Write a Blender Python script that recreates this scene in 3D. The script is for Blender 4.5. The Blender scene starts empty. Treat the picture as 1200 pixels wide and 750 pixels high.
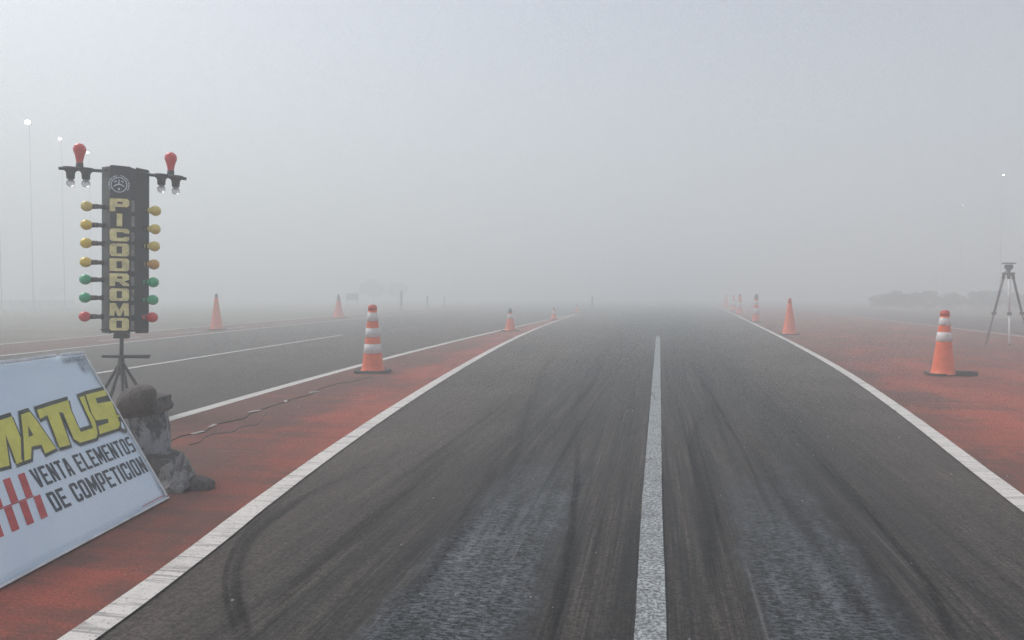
import bpy, bmesh, math, random
from math import radians, sin, cos, pi, sqrt
from mathutils import Vector, Matrix, noise
from mathutils.geometry import tessellate_polygon
random.seed(7)
S = bpy.context.scene
COL = S.collection

# ------------------------------------------------------------------ camera
F, EYE = 867.0, 1.05                       # focal length in photograph pixels, eye height in metres
YAW, PITCH = radians(11.22), radians(-1.98)
cam_data = bpy.data.cameras.new("camera")
cam_data.sensor_width = 36.0
cam_data.lens = F / 1200 * 36.0
cam_data.clip_start = 0.05
cam_data.clip_end = 4000
cam = bpy.data.objects.new("camera", cam_data)
COL.objects.link(cam)
cam.location = (0, 0, EYE)
cam.rotation_euler = (radians(90) + PITCH, 0, YAW)
S.camera = cam

# ------------------------------------------------------------------ world, sun, exposure
SUN_EL, SUN_AZ = radians(50), radians(-78)       # azimuth measured from +Y towards +X
w = bpy.data.worlds.new("World")
S.world = w
w.use_nodes = True
nt = w.node_tree
nt.nodes.clear()
sky = nt.nodes.new("ShaderNodeTexSky")
sky.sky_type = 'NISHITA'
sky.sun_disc = False
sky.sun_elevation = SUN_EL
sky.sun_rotation = SUN_AZ
sky.air_density = 1.0
sky.dust_density = 4.0
sky.ozone_density = 1.5
hs = nt.nodes.new("ShaderNodeHueSaturation")
hs.inputs['Saturation'].default_value = 0.62
bg = nt.nodes.new("ShaderNodeBackground")
bg.inputs['Strength'].default_value = 0.13
wo = nt.nodes.new("ShaderNodeOutputWorld")
nt.links.new(sky.outputs[0], hs.inputs['Color'])
nt.links.new(hs.outputs[0], bg.inputs['Color'])
nt.links.new(bg.outputs[0], wo.inputs['Surface'])

sd = bpy.data.lights.new("sun", 'SUN')
sd.energy = 1.0
sd.angle = radians(20)
sd.color = (1.0, 0.97, 0.92)
sun = bpy.data.objects.new("sun", sd)
COL.objects.link(sun)
dsun = Vector((sin(SUN_AZ) * cos(SUN_EL), cos(SUN_AZ) * cos(SUN_EL), sin(SUN_EL)))
sun.rotation_euler = dsun.to_track_quat('Z', 'Y').to_euler()
sun.location = dsun * 50

S.view_settings.view_transform = 'Standard'
S.view_settings.look = 'None'
S.view_settings.exposure = 0.45
S.view_settings.gamma = 1
S.view_settings.use_curve_mapping = False
S.cycles.volume_bounces = 3
S.cycles.max_bounces = 8
S.cycles.use_denoising = True
S.cycles.denoising_prefilter = 'NONE'

FOG_DENSITY = 0.032

# ------------------------------------------------------------------ placing helpers
_fwd = Vector((-sin(YAW) * cos(PITCH), cos(YAW) * cos(PITCH), sin(PITCH)))
_rgt = Vector((cos(YAW), sin(YAW), 0))
_up = _rgt.cross(_fwd)
def gp(x, y, z=0.0):
    """spot on the ground that a spot measured in the photograph stands on"""
    d = _fwd + _rgt * ((x - 600) / F) - _up * ((y - 375) / F)
    return Vector((0, 0, EYE)) + d * ((z - EYE) / d.z)
def depth_of(P):
    return (Vector(P) - Vector((0, 0, EYE))).dot(_fwd)
def mpp(P):
    return depth_of(P) / F
def facing(P):
    """rotation about Z that turns local -Y to look at the camera's plane"""
    return YAW

# ------------------------------------------------------------------ materials
def new_mat(name):
    m = bpy.data.materials.new(name)
    m.use_nodes = True
    n = m.node_tree.nodes
    b = n['Principled BSDF']
    return m, m.node_tree, b
def lk(t, a, b): t.links.new(a, b)
def node(t, kind, **kw):
    n = t.nodes.new(kind)
    for k, v in kw.items():
        setattr(n, k, v)
    return n
def mth(t, op, a, b=None, c=None, clamp=False):
    n = t.nodes.new('ShaderNodeMath'); n.operation = op; n.use_clamp = clamp
    for i, v in enumerate((a, b, c)):
        if v is None: continue
        if isinstance(v, (int, float)): n.inputs[i].default_value = v
        else: t.links.new(v, n.inputs[i])
    return n.outputs[0]
def mrange(t, v, a, b, c=0.0, d=1.0, smooth=True):
    n = t.nodes.new('ShaderNodeMapRange')
    n.interpolation_type = 'SMOOTHSTEP' if smooth else 'LINEAR'
    t.links.new(v, n.inputs['Value'])
    for k, q in (('From Min', a), ('From Max', b), ('To Min', c), ('To Max', d)): n.inputs[k].default_value = q
    return n.outputs['Result']
def mixc(t, f, a, b, blend='MIX'):
    n = t.nodes.new('ShaderNodeMix'); n.data_type = 'RGBA'; n.blend_type = blend
    if isinstance(f, (int, float)): n.inputs['Factor'].default_value = f
    else: t.links.new(f, n.inputs['Factor'])
    for k, v in (('A', a), ('B', b)):
        s = [i for i in n.inputs if i.name == k and i.type == 'RGBA'][0]
        if isinstance(v, tuple): s.default_value = (*v[:3], 1)
        else: t.links.new(v, s)
    return [o for o in n.outputs if o.type == 'RGBA'][0]
def coords(t, scale=(1, 1, 1), kind='Object'):
    tc = t.nodes.new('ShaderNodeTexCoord')
    mp = t.nodes.new('ShaderNodeMapping')
    mp.inputs['Scale'].default_value = scale
    t.links.new(tc.outputs[kind], mp.inputs['Vector'])
    return mp.outputs[0]
def nz(t, vec, scale, detail=4, rough=0.55, dist=0.0):
    n = t.nodes.new('ShaderNodeTexNoise')
    n.inputs['Scale'].default_value = scale; n.inputs['Detail'].default_value = detail
    n.inputs['Roughness'].default_value = rough; n.inputs['Distortion'].default_value = dist
    t.links.new(vec, n.inputs['Vector'])
    return n.outputs['Fac']
def bump(t, b, h, strength, dist):
    n = t.nodes.new('ShaderNodeBump')
    n.inputs['Strength'].default_value = strength; n.inputs['Distance'].default_value = dist
    t.links.new(h, n.inputs['Height']); t.links.new(n.outputs[0], b.inputs['Normal'])
def simple(name, col, rough=0.6, var=0.25, scale=8, metal=0.0, bmp=0.15, bdist=0.004, dirt=None, dirt_amt=0.4, ior=1.45):
    m, t, b = new_mat(name)
    v = coords(t)
    n1 = nz(t, v, scale, 5)
    c = mixc(t, mrange(t, n1, 0.3, 0.7), tuple(x * (1 - var) for x in col), tuple(min(1, x * (1 + var)) for x in col))
    if dirt:
        n2 = nz(t, v, scale * 0.6, 6, 0.65)
        c = mixc(t, mrange(t, n2, 0.48, 0.7, 0, dirt_amt), c, dirt)
    lk(t, c, b.inputs['Base Color'])
    b.inputs['Roughness'].default_value = rough
    b.inputs['Metallic'].default_value = metal
    b.inputs['IOR'].default_value = ior
    bump(t, b, nz(t, v, scale * 6, 3), bmp, bdist)
    return m

M = {}
M['black'] = simple('black_painted_metal', (0.010, 0.010, 0.011), 0.5, 0.3, 14, dirt=(0.06, 0.055, 0.05))
M['panel_left'] = simple('lit_weathered_panel', (0.040, 0.040, 0.044), 0.5, 0.25, 9, dirt=(0.10, 0.095, 0.09))  # lighter grey stands in for the light on the left face
M['panel_right'] = simple('dark_blue_grey_panel', (0.010, 0.012, 0.020), 0.6, 0.3, 9, dirt=(0.05, 0.05, 0.06))  # darker bluish tone puts the right side's shade into the colour
M['brown'] = simple('brown_letter_edge', (0.030, 0.013, 0.006), 0.6, 0.3, 12)
M['cream'] = simple('cream_yellow_letter_face', (0.90, 0.79, 0.38), 0.55, 0.15, 18, dirt=(0.28, 0.22, 0.10), dirt_amt=0.5)
M['pale'] = simple('faded_pale_print', (0.22, 0.22, 0.22), 0.6, 0.3, 20, dirt=(0.06, 0.06, 0.06), dirt_amt=0.7)
M['emblem'] = simple('pale_emblem_print', (0.62, 0.68, 0.74), 0.6, 0.2, 40)
M['socket'] = simple('black_rubber_socket', (0.02, 0.018, 0.018), 0.55, 0.2, 20)
M['steel'] = simple('light_tripod_metal', (0.72, 0.72, 0.73), 0.4, 0.1, 20)
M['darksteel'] = simple('dark_tripod_metal', (0.06, 0.06, 0.065), 0.45, 0.2, 20)
M['rubber'] = simple('black_cone_rubber', (0.030, 0.025, 0.024), 0.7, 0.3, 20, dirt=(0.06, 0.045, 0.04))
M['galv'] = simple('galvanised_pole', (0.22, 0.23, 0.24), 0.5, 0.1, 4)
M['legs'] = simple('grey_tripod_leg', (0.11, 0.11, 0.12), 0.45, 0.2, 20)
M['cable'] = simple('black_cable', (0.02, 0.02, 0.02), 0.6, 0.2, 20)
M['pale_cable'] = simple('dusty_grey_cable', (0.13, 0.10, 0.09), 0.7, 0.2, 20)
M['tape'] = simple('pale_tape', (0.45, 0.42, 0.40), 0.6, 0.2, 30)
M['concrete'] = simple('pale_barrier_concrete', (0.55, 0.54, 0.52), 0.8, 0.15, 3)

def bulb_mat(name, col, trans=0.0):
    m, t, b = new_mat(name)
    v = coords(t)
    c = mixc(t, nz(t, v, 30, 3), tuple(x * 0.85 for x in col), col)
    lk(t, c, b.inputs['Base Color'])
    b.inputs['Roughness'].default_value = 0.22
    b.inputs['Transmission Weight'].default_value = trans
    b.inputs['Coat Weight'].default_value = 0.4
    b.inputs['Subsurface Weight'].default_value = 0.0
    return m
M['bulb_red'] = bulb_mat('red_glass_bulb', (0.80, 0.035, 0.03))
M['bulb_amber'] = bulb_mat('amber_glass_bulb', (0.95, 0.66, 0.03))
M['bulb_dull'] = bulb_mat('dull_amber_glass_bulb', (0.85, 0.66, 0.14))
M['bulb_orange'] = bulb_mat('orange_amber_glass_bulb', (0.72, 0.38, 0.05))
M['bulb_green'] = bulb_mat('green_glass_bulb', (0.0, 0.46, 0.19))
M['bulb_clear'] = bulb_mat('clear_glass_bulb', (0.75, 0.76, 0.78), 0.75)

def cone_mat():
    m, t, b = new_mat('orange_cone_plastic')
    v = coords(t)
    n = nz(t, v, 9, 6, 0.65)
    c = mixc(t, mrange(t, n, 0.35, 0.7), (0.90, 0.155, 0.035), (0.78, 0.115, 0.03))
    n2 = nz(t, v, 26, 5, 0.7)
    c = mixc(t, mrange(t, n2, 0.60, 0.74, 0, 0.55), c, (0.16, 0.07, 0.04))
    lk(t, c, b.inputs['Base Color'])
    b.inputs['Roughness'].default_value = 0.5
    bump(t, b, n2, 0.2, 0.004)
    return m
M['orange'] = cone_mat()
M['orange_red'] = simple('red_orange_cone_tip', (0.55, 0.06, 0.035), 0.5, 0.2, 20)
def band_mat():
    m, t, b = new_mat('white_reflective_sleeve')
    v = coords(t)
    n = nz(t, v, 30, 5, 0.7)
    c = mixc(t, mrange(t, n, 0.5, 0.72, 0, 0.6), (0.72, 0.70, 0.70), (0.34, 0.30, 0.30))
    lk(t, c, b.inputs['Base Color'])
    b.inputs['Roughness'].default_value = 0.45
    return m
M['band'] = band_mat()
M['tip'] = simple('dark_grey_cone_tip', (0.16, 0.13, 0.13), 0.6, 0.2, 20)

def rock_mat(name, c1, c2, c3):
    m, t, b = new_mat(name)
    v = coords(t)
    n = nz(t, v, 7, 8, 0.65)
    c = mixc(t, mrange(t, n, 0.35, 0.65), c1, c2)
    n2 = nz(t, coords(t, (1, 1, 0.5)), 17, 7, 0.72, 0.3)
    c = mixc(t, mrange(t, n2, 0.46, 0.60, 0, 0.85), c, c3)
    lk(t, c, b.inputs['Base Color'])
    b.inputs['Roughness'].default_value = 0.8
    bump(t, b, nz(t, v, 32, 8, 0.75), 1.0, 0.025)
    return m
M['rock_grey'] = rock_mat('grey_stone', (0.28, 0.275, 0.275), (0.52, 0.51, 0.52), (0.10, 0.09, 0.09))
M['rock_dark'] = rock_mat('dark_stone', (0.10, 0.083, 0.080), (0.17, 0.148, 0.142), (0.040, 0.036, 0.036))
M['rock_pale'] = rock_mat('pale_stained_block', (0.26, 0.26, 0.28), (0.52, 0.53, 0.57), (0.045, 0.043, 0.045))

M['rock_brown'] = rock_mat('brown_boulder', (0.15, 0.125, 0.118), (0.21, 0.18, 0.172), (0.10, 0.085, 0.08))
def ground_mat():
    m, t, b = new_mat('dry_grass_ground')
    v = coords(t)
    v2 = coords(t, (0.12, 0.7, 1))
    n = nz(t, v, 0.35, 8, 0.6)
    c = mixc(t, mrange(t, n, 0.35, 0.65), (0.17, 0.145, 0.105), (0.25, 0.21, 0.16))
    c = mixc(t, mrange(t, nz(t, v2, 0.8, 5), 0.45, 0.62, 0, 0.7), c, (0.12, 0.115, 0.075))
    c = mixc(t, mrange(t, nz(t, v, 14, 5, 0.7), 0.4, 0.7, 0, 0.6), c, (0.10, 0.088, 0.06))
    lk(t, c, b.inputs['Base Color'])
    b.inputs['Roughness'].default_value = 0.95
    bump(t, b, nz(t, v, 9, 8, 0.7), 1.0, 0.08)
    return m
M['ground'] = ground_mat()

def asphalt_mat(lane=True):
    m, t, b = new_mat('racing_lane_asphalt' if lane else 'side_track_asphalt')
    v = coords(t)
    sep = node(t, 'ShaderNodeSeparateXYZ')
    lk(t, v, sep.inputs[0])
    X, Y = sep.outputs[0], sep.outputs[1]
    big = nz(t, v, 0.5, 6, 0.6)
    base = mixc(t, mrange(t, big, 0.35, 0.65), (0.046, 0.038, 0.033), (0.070, 0.057, 0.049))
    grain = nz(t, v, 70, 5, 0.8)
    vor = node(t, 'ShaderNodeTexVoronoi'); vor.inputs['Scale'].default_value = 120
    lk(t, v, vor.inputs['Vector'])
    agg = mrange(t, vor.outputs['Distance'], 0.05, 0.5, 0.4, 1.5, False)
    gcol = mixc(t, 1.0, base, mrange_rgb(t, grain, 0.36, 0.64, 0.25, 1.85), 'MULTIPLY')
    gcol = mixc(t, 0.6, gcol, rgb_of(t, agg), 'MULTIPLY')
    # light coloured stone chips
    chips = mrange(t, nz(t, v, 160, 2, 0.8), 0.64, 0.72, 0, 0.8)
    gcol = mixc(t, chips, gcol, (0.26, 0.24, 0.22))
    rough = None
    if lane:
        # rubbered racing line: darker in the middle of the lane
        ws = nz(t, coords(t, (1.0, 0.25, 1)), 1.2, 3)
        xo = mth(t, 'ADD', X, mth(t, 'MULTIPLY', mth(t, 'SUBTRACT', ws, 0.5), 0.5))
        ax = mth(t, 'ABSOLUTE', xo)
        core = mrange(t, ax, 0.9, 1.75, 1.0, 0.0)
        st = nz(t, coords(t, (11.0, 0.28, 1)), 1.0, 8, 0.75)
        st2 = nz(t, coords(t, (60.0, 0.5, 1)), 1.0, 5, 0.7)
        streak = mrange(t, mth(t, 'ADD', mth(t, 'MULTIPLY', st, 0.6), mth(t, 'MULTIPLY', st2, 0.4)), 0.40, 0.57)
        rub = mth(t, 'MULTIPLY', core, mth(t, 'ADD', 0.38, mth(t, 'MULTIPLY', streak, 0.58)))
        gcol = mixc(t, rub, gcol, mixc(t, mrange(t, grain, 0.36, 0.64), (0.002, 0.002, 0.0024), (0.030, 0.028, 0.027)))
        sl = nz(t, coords(t, (85, 0.9, 1)), 1.0, 6, 0.8, 0.2)
        sl = mth(t, 'ADD', mth(t, 'MULTIPLY', sl, 0.6), mth(t, 'MULTIPLY', nz(t, coords(t, (22, 0.35, 1)), 1.0, 5, 0.75), 0.4))
        amp = mth(t, 'ADD', 0.35, mth(t, 'MULTIPLY', core, 0.65))
        k = mth(t, 'ADD', 1.0, mth(t, 'MULTIPLY', amp, mrange(t, sl, 0.40, 0.60, -0.75, 1.0, False)))
        gcol = mixc(t, 1.0, gcol, rgb_of(t, k), 'MULTIPLY')
        # thick shiny rubber laid down by the rear wheels
        def patch(x0, x1, yend, seed):
            en = nz(t, coords(t, (5, 2.2, 1)), 1.0 + seed, 6, 0.7)
            jit = mth(t, 'MULTIPLY', mth(t, 'SUBTRACT', en, 0.5), 0.34)
            xx = mth(t, 'ADD', X, jit)
            xx = mth(t, 'ADD', xx, mth(t, 'MULTIPLY', mth(t, 'SUBTRACT', Y, 3.0), -0.005))
            a = mrange(t, xx, x0 - 0.05, x0 + 0.07)
            c = mrange(t, xx, x1 - 0.09, x1 + 0.10, 1, 0)
            e = mrange(t, mth(t, 'ADD', Y, mth(t, 'MULTIPLY', mth(t, 'SUBTRACT', en, 0.5), 2.5)), yend - 1.9, yend + 0.9, 1, 0)
            return mth(t, 'MULTIPLY', mth(t, 'MULTIPLY', a, c), e)
        P = mth(t, 'MAXIMUM', patch(-0.88, -0.44, 4.3, 0.0), mth(t, 'MULTIPLY', patch(0.34, 0.76, 4.2, 0.3), 0.9))
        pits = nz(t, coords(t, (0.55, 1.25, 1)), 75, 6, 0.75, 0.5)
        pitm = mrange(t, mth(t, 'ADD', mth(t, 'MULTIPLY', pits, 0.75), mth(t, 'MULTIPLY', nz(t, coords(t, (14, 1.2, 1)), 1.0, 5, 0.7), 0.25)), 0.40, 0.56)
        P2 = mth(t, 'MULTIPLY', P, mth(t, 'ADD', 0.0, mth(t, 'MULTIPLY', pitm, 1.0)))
        pc = mixc(t, nz(t, coords(t, (7, 1.5, 1)), 1.0, 6, 0.7), (0.065, 0.077, 0.088), (0.155, 0.178, 0.200))  # blue-grey sky sheen painted into the rubber colour
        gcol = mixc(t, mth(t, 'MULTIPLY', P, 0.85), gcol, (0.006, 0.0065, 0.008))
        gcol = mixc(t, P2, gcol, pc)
        # thin pale scratches along the travel direction
        sc = nz(t, coords(t, (38, 0.55, 1)), 1.0, 2, 0.4)
        scm = mth(t, 'MULTIPLY', mrange(t, sc, 0.70, 0.74, 0, 0.4), core)
        gcol = mixc(t, scm, gcol, (0.20, 0.19, 0.185))
        r = mth(t, 'SUBTRACT', 0.80, mth(t, 'MULTIPLY', rub, 0.14))
        rough = mth(t, 'SUBTRACT', r, mth(t, 'MULTIPLY', P2, 0.40))
        hgt = mth(t, 'ADD', mth(t, 'MULTIPLY', grain, 0.7), mth(t, 'MULTIPLY', mth(t, 'MULTIPLY', P, pitm), 0.9))
    else:
        blot = nz(t, coords(t, (1.2, 0.2, 1)), 0.9, 5)
        gcol = mixc(t, mrange(t, blot, 0.4, 0.65, 0, 0.4), gcol, (0.060, 0.058, 0.056))
        hgt = grain
    if lane: lk(t, mth(t, 'ADD', 0.22, mth(t, 'MULTIPLY', P2, 0.4)), b.inputs['Specular IOR Level'])
    else: b.inputs['Specular IOR Level'].default_value = 0.3
    lk(t, gcol, b.inputs['Base Color'])
    if rough is not None: lk(t, rough, b.inputs['Roughness'])
    else: b.inputs['Roughness'].default_value = 0.82
    bump(t, b, hgt, 1.0, 0.008)
    return m
def rgb_of(t, v):
    n = t.nodes.new('ShaderNodeCombineColor')
    for i in range(3): t.links.new(v, n.inputs[i])
    return n.outputs[0]
def mrange_rgb(t, v, a, b, c, d):
    return rgb_of(t, mrange(t, v, a, b, c, d, False))
M['lane'] = asphalt_mat(True)
M['side'] = asphalt_mat(False)

def red_mat(name, xa=None, xb=None, c0=0.0, c1=0.0):
    """worn red paint on asphalt; paint is most worn between the world x distances xa..xb"""
    m, t, b = new_mat(name)
    v = coords(t)
    sep = node(t, 'ShaderNodeSeparateXYZ'); lk(t, v, sep.inputs[0])
    X, Y = sep.outputs[0], sep.outputs[1]
    big = nz(t, coords(t, (1.0, 0.5, 1)), 0.9, 6, 0.6)
    c = mixc(t, mrange(t, big, 0.3, 0.7), (0.40, 0.098, 0.066), (0.24, 0.068, 0.049))
    grain = nz(t, v, 90, 4, 0.75)
    c = mixc(t, 1.0, c, mrange_rgb(t, grain, 0.32, 0.68, 0.5, 1.5), 'MULTIPLY')
    wear = nz(t, coords(t, (0.9, 0.45, 1)), 1.3, 8, 0.68, 0.5)
    sw = nz(t, coords(t, (0.6, 6.0, 1)), 1.0, 6, 0.7, 0.4)          # sweep marks across
    wsum = mth(t, 'ADD', mth(t, 'MULTIPLY', wear, 0.6), mth(t, 'MULTIPLY', sw, 0.4))
    if c1 != 0.0:                      # paint wear follows the edge line, which runs at x = c0 + c1 * sqrt(y)
        lxp = mth(t, 'ADD', c0, mth(t, 'MULTIPLY', c1, mth(t, 'SQRT', mth(t, 'MAXIMUM', Y, 0.5))))
        dd = mth(t, 'ABSOLUTE', mth(t, 'SUBTRACT', X, lxp))
        dd = mth(t, 'ADD', dd, mth(t, 'MULTIPLY', mth(t, 'SUBTRACT', big, 0.5), 0.8))
        if c1 < 0:
            ww = mth(t, 'MULTIPLY', mrange(t, dd, 0.25, 0.8), mrange(t, dd, 1.5, 2.1, 1, 0.45))
            wsum = mth(t, 'ADD', mth(t, 'SUBTRACT', wsum, 0.005), mth(t, 'MULTIPLY', ww, 0.10))
        else:
            ww = mth(t, 'MAXIMUM', mrange(t, dd, 0.1, 0.75, 1, 0), mrange(t, Y, 8.5, 15, 0, 0.7))
            wsum = mth(t, 'ADD', mth(t, 'SUBTRACT', wsum, 0.045), mth(t, 'MULTIPLY', ww, 0.14))
    elif xa is not None:
        bx = mth(t, 'MULTIPLY', mrange(t, X, xa - 0.5, xa + 0.3), mrange(t, X, xb - 0.3, xb + 0.4, 1, 0))
        wsum = mth(t, 'ADD', wsum, mth(t, 'MULTIPLY', bx, 0.13))
    wm = mrange(t, wsum, 0.42, 0.62, 0, 0.94)
    worn = mixc(t, grain, (0.070, 0.038, 0.030), (0.180, 0.095, 0.075))
    c = mixc(t, wm, c, worn)
    sp = mrange(t, nz(t, v, 24, 5, 0.75), 0.62, 0.70, 0, 0.6)
    c = mixc(t, sp, c, (0.05, 0.03, 0.026))
    hi = mrange(t, nz(t, coords(t, (1.4, 7, 1)), 1.7, 5, 0.7, 0.8), 0.62, 0.72, 0, 0.45)
    c = mixc(t, hi, c, (0.52, 0.17, 0.13))
    lk(t, c, b.inputs['Base Color'])
    b.inputs['Roughness'].default_value = 0.85
    b.inputs['Specular IOR Level'].default_value = 0.15
    bump(t, b, grain, 0.9, 0.006)
    return m
M['red_median'] = red_mat('worn_red_paint_median', c0=-0.85, c1=-0.6)
M['red_right'] = red_mat('worn_red_paint_run_off', c0=0.85, c1=0.47)
M['red_left'] = red_mat('faded_red_strip', -16, -9)

def line_mat(name, col, scuff=0.5, bars=True, pit=(0.56, 0.66)):
    m, t, b = new_mat(name)
    v = coords(t)
    n = nz(t, v, 9, 7, 0.7)
    c = mixc(t, mrange(t, n, 0.40, 0.72, 0, scuff), col, tuple(x * 0.45 for x in col))
    if bars:                                     # roller ridges across the line
        n3 = nz(t, coords(t, (2.0, 34, 1)), 1.0, 4, 0.6)
        c = mixc(t, mrange(t, n3, 0.52, 0.64, 0, 0.75), c, tuple(x * 0.35 for x in col))
    g = nz(t, v, 70, 5, 0.75)
    c = mixc(t, mrange(t, g, pit[0], pit[1], 0, 0.85), c, (0.07, 0.068, 0.066))
    lk(t, c, b.inputs['Base Color'])
    b.inputs['Roughness'].default_value = 0.7
    bump(t, b, g, 0.5, 0.004)
    return m
M['line'] = line_mat('white_edge_line_paint', (0.70, 0.66, 0.62), 0.35)
M['line_mid'] = line_mat('rubbered_centre_line_paint', (0.46, 0.50, 0.51), 0.8, False, (0.42, 0.56))
M['line_far'] = line_mat('white_side_line_paint', (0.60, 0.58, 0.55), 0.4, False)

def skid_mat(name='tyre_rubber_mark', dark=0.75):
    m, t, b = new_mat(name)
    tc = node(t, 'ShaderNodeTexCoord')
    sep = node(t, 'ShaderNodeSeparateXYZ'); lk(t, tc.outputs['UV'], sep.inputs[0])
    U, V = sep.outputs[0], sep.outputs[1]
    edge = mth(t, 'MULTIPLY', mrange(t, U, 0.0, 0.35), mrange(t, U, 0.65, 1.0, 1, 0))
    ends = mth(t, 'MULTIPLY', mrange(t, V, 0.0, 0.22), mrange(t, V, 0.70, 1.0, 1, 0))
    mp = node(t, 'ShaderNodeMapping'); mp.inputs['Scale'].default_value = (9, 1.5, 1)
    lk(t, tc.outputs['UV'], mp.inputs['Vector'])
    n = nz(t, mp.outputs[0], 1.6, 5, 0.7)
    v = coords(t)
    g = nz(t, v, 90, 3, 0.7)
    a = mth(t, 'MULTIPLY', mth(t, 'MULTIPLY', edge, ends), mrange(t, n, 0.3, 0.62, 0.25, 1))
    a = mth(t, 'MULTIPLY', a, mrange(t, g, 0.35, 0.6, 0.55, 1))
    st = nz(t, coords(t, (3, 3, 1), 'UV'), 3.0, 6, 0.8)
    a = mth(t, 'MULTIPLY', a, mrange(t, nz(t, v, 30, 6, 0.8), 0.36, 0.58, 0.35, 1))
    a = mth(t, 'MULTIPLY', a, dark)
    b.inputs['Base Color'].default_value = (0.006, 0.006, 0.007, 1)
    b.inputs['Roughness'].default_value = 0.8
    b.inputs['Specular IOR Level'].default_value = 0.15
    lk(t, a, b.inputs['Alpha'])
    return m
M['skid'] = skid_mat('tyre_rubber_mark', 0.85)
M['skid_soft'] = skid_mat('faint_tyre_rubber_mark', 0.5)

def board_mat():
    m, t, b = new_mat('white_vinyl_board')
    v = coords(t)
    n = nz(t, v, 1.7, 6, 0.6)
    c = mixc(t, mrange(t, n, 0.35, 0.7), (0.64, 0.76, 0.88), (0.72, 0.81, 0.90))
    n2 = nz(t, v, 9, 7, 0.7)
    c = mixc(t, mrange(t, n2, 0.60, 0.78, 0, 0.35), c, (0.34, 0.36, 0.38))
    lk(t, c, b.inputs['Base Color'])
    b.inputs['Roughness'].default_value = 0.4
    bump(t, b, nz(t, v, 5, 3), 0.25, 0.01)
    return m
M['board'] = board_mat()
M['board_edge'] = simple('white_board_edging', (0.72, 0.73, 0.75), 0.5, 0.1, 12, dirt=(0.35, 0.35, 0.35))
M['grime'] = skid_mat('grey_grime_stain', 0.6)
M['print_dark'] = simple('dark_print', (0.035, 0.045, 0.060), 0.5, 0.3, 25)
M['print_olive'] = simple('dark_olive_print', (0.050, 0.058, 0.040), 0.5, 0.3, 25)
M['print_yellow'] = simple('yellow_print', (0.66, 0.62, 0.10), 0.5, 0.10, 12)
M['print_red'] = simple('red_print', (0.50, 0.06, 0.06), 0.5, 0.15, 20)
M['leaf'] = simple('hedge_leaves', (0.05, 0.062, 0.038), 0.8, 0.35, 2)
M['bark'] = simple('bark', (0.07, 0.055, 0.045), 0.9, 0.3, 5)

def lamp_mat():
    m, t, b = new_mat('lit_floodlight_lens')
    b.inputs['Base Color'].default_value = (0.8, 0.8, 0.8, 1)
    b.inputs['Emission Color'].default_value = (0.93, 0.97, 1.0, 1)
    b.inputs['Emission Strength'].default_value = 14
    return m
M['lamp'] = lamp_mat()

# ------------------------------------------------------------------ mesh helpers
def obj(name, bm, mat, parent=None, smooth=False, label=None):
    me = bpy.data.meshes.new(name)
    bm.normal_update()
    bm.to_mesh(me); bm.free()
    if smooth:
        for p in me.polygons: p.use_smooth = True
    for mm in (mat if isinstance(mat, (list, tuple)) else [mat]): me.materials.append(mm)
    o = bpy.data.objects.new(name, me)
    COL.objects.link(o)
    if parent: o.parent = parent
    if label: o['label'] = label
    return o
def tag(o, label=None, cat=None, group=None, kind=None):
    if label: o['label'] = label
    if cat: o['category'] = cat
    if group: o['group'] = group
    if kind: o['kind'] = kind
    return o
def thing(name, loc, rz, label, cat, group=None, tilt=(0, 0)):
    o = bpy.data.objects.new(name, None)
    o.empty_display_size = 0.2
    COL.objects.link(o)
    o.location = loc; o.rotation_euler = (tilt[0], tilt[1], rz)
    return tag(o, label, cat, group)
def copy_tree(o, parent=None):
    c = o.copy(); COL.objects.link(c); c.parent = parent
    for ch in list(o.children): copy_tree(ch, c)
    return c
def box(bm, c, s, rot=None, bevel=0.0):
    r = bmesh.ops.create_cube(bm, size=1)
    vs = r['verts']
    mt = Matrix.Translation(c) @ (rot.to_4x4() if rot else Matrix.Identity(4)) @ Matrix.Diagonal((*s, 1))
    bmesh.ops.transform(bm, matrix=mt, verts=vs)
    if bevel > 0:
        es = list({e for v in vs for e in v.link_edges})
        bmesh.ops.bevel(bm, geom=es, offset=bevel, segments=2, affect='EDGES', profile=0.6)
def lathe(bm, prof, n=24, mt=Matrix.Identity(4), cap=True):
    """prof: list of (r, z)"""
    rings = []
    for r, z in prof:
        if r < 1e-6:
            rings.append([bm.verts.new(mt @ Vector((0, 0, z)))])
        else:
            rings.append([bm.verts.new(mt @ Vector((r * cos(2 * pi * i / n), r * sin(2 * pi * i / n), z))) for i in range(n)])
    for a, b2 in zip(rings, rings[1:]):
        for i in range(n):
            j = (i + 1) % n
            if len(a) == 1 and len(b2) == 1: continue
            if len(a) == 1: bm.faces.new((a[0], b2[j], b2[i]))
            elif len(b2) == 1: bm.faces.new((a[i], a[j], b2[0]))
            else: bm.faces.new((a[i], a[j], b2[j], b2[i]))
    if cap:
        if len(rings[0]) > 1: bm.faces.new(rings[0][::-1])
        if len(rings[-1]) > 1: bm.faces.new(rings[-1])
def tube(bm, pts, r, n=8, r2=None):
    pts = [Vector(p) for p in pts]
    rings = []
    for i, p in enumerate(pts):
        d = (pts[min(i + 1, len(pts) - 1)] - pts[max(i - 1, 0)]).normalized()
        a = d.orthogonal().normalized() if abs(d.z) > 0.95 else d.cross(Vector((0, 0, 1))).normalized()
        b2 = d.cross(a)
        rr = r if r2 is None else r + (r2 - r) * i / (len(pts) - 1)
        rings.append([bm.verts.new(p + (a * cos(2 * pi * k / n) + b2 * sin(2 * pi * k / n)) * rr) for k in range(n)])
    for A, B in zip(rings, rings[1:]):
        for k in range(n): bm.faces.new((A[k], A[(k + 1) % n], B[(k + 1) % n], B[k]))
    bm.faces.new(rings[0][::-1]); bm.faces.new(rings[-1])
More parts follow.
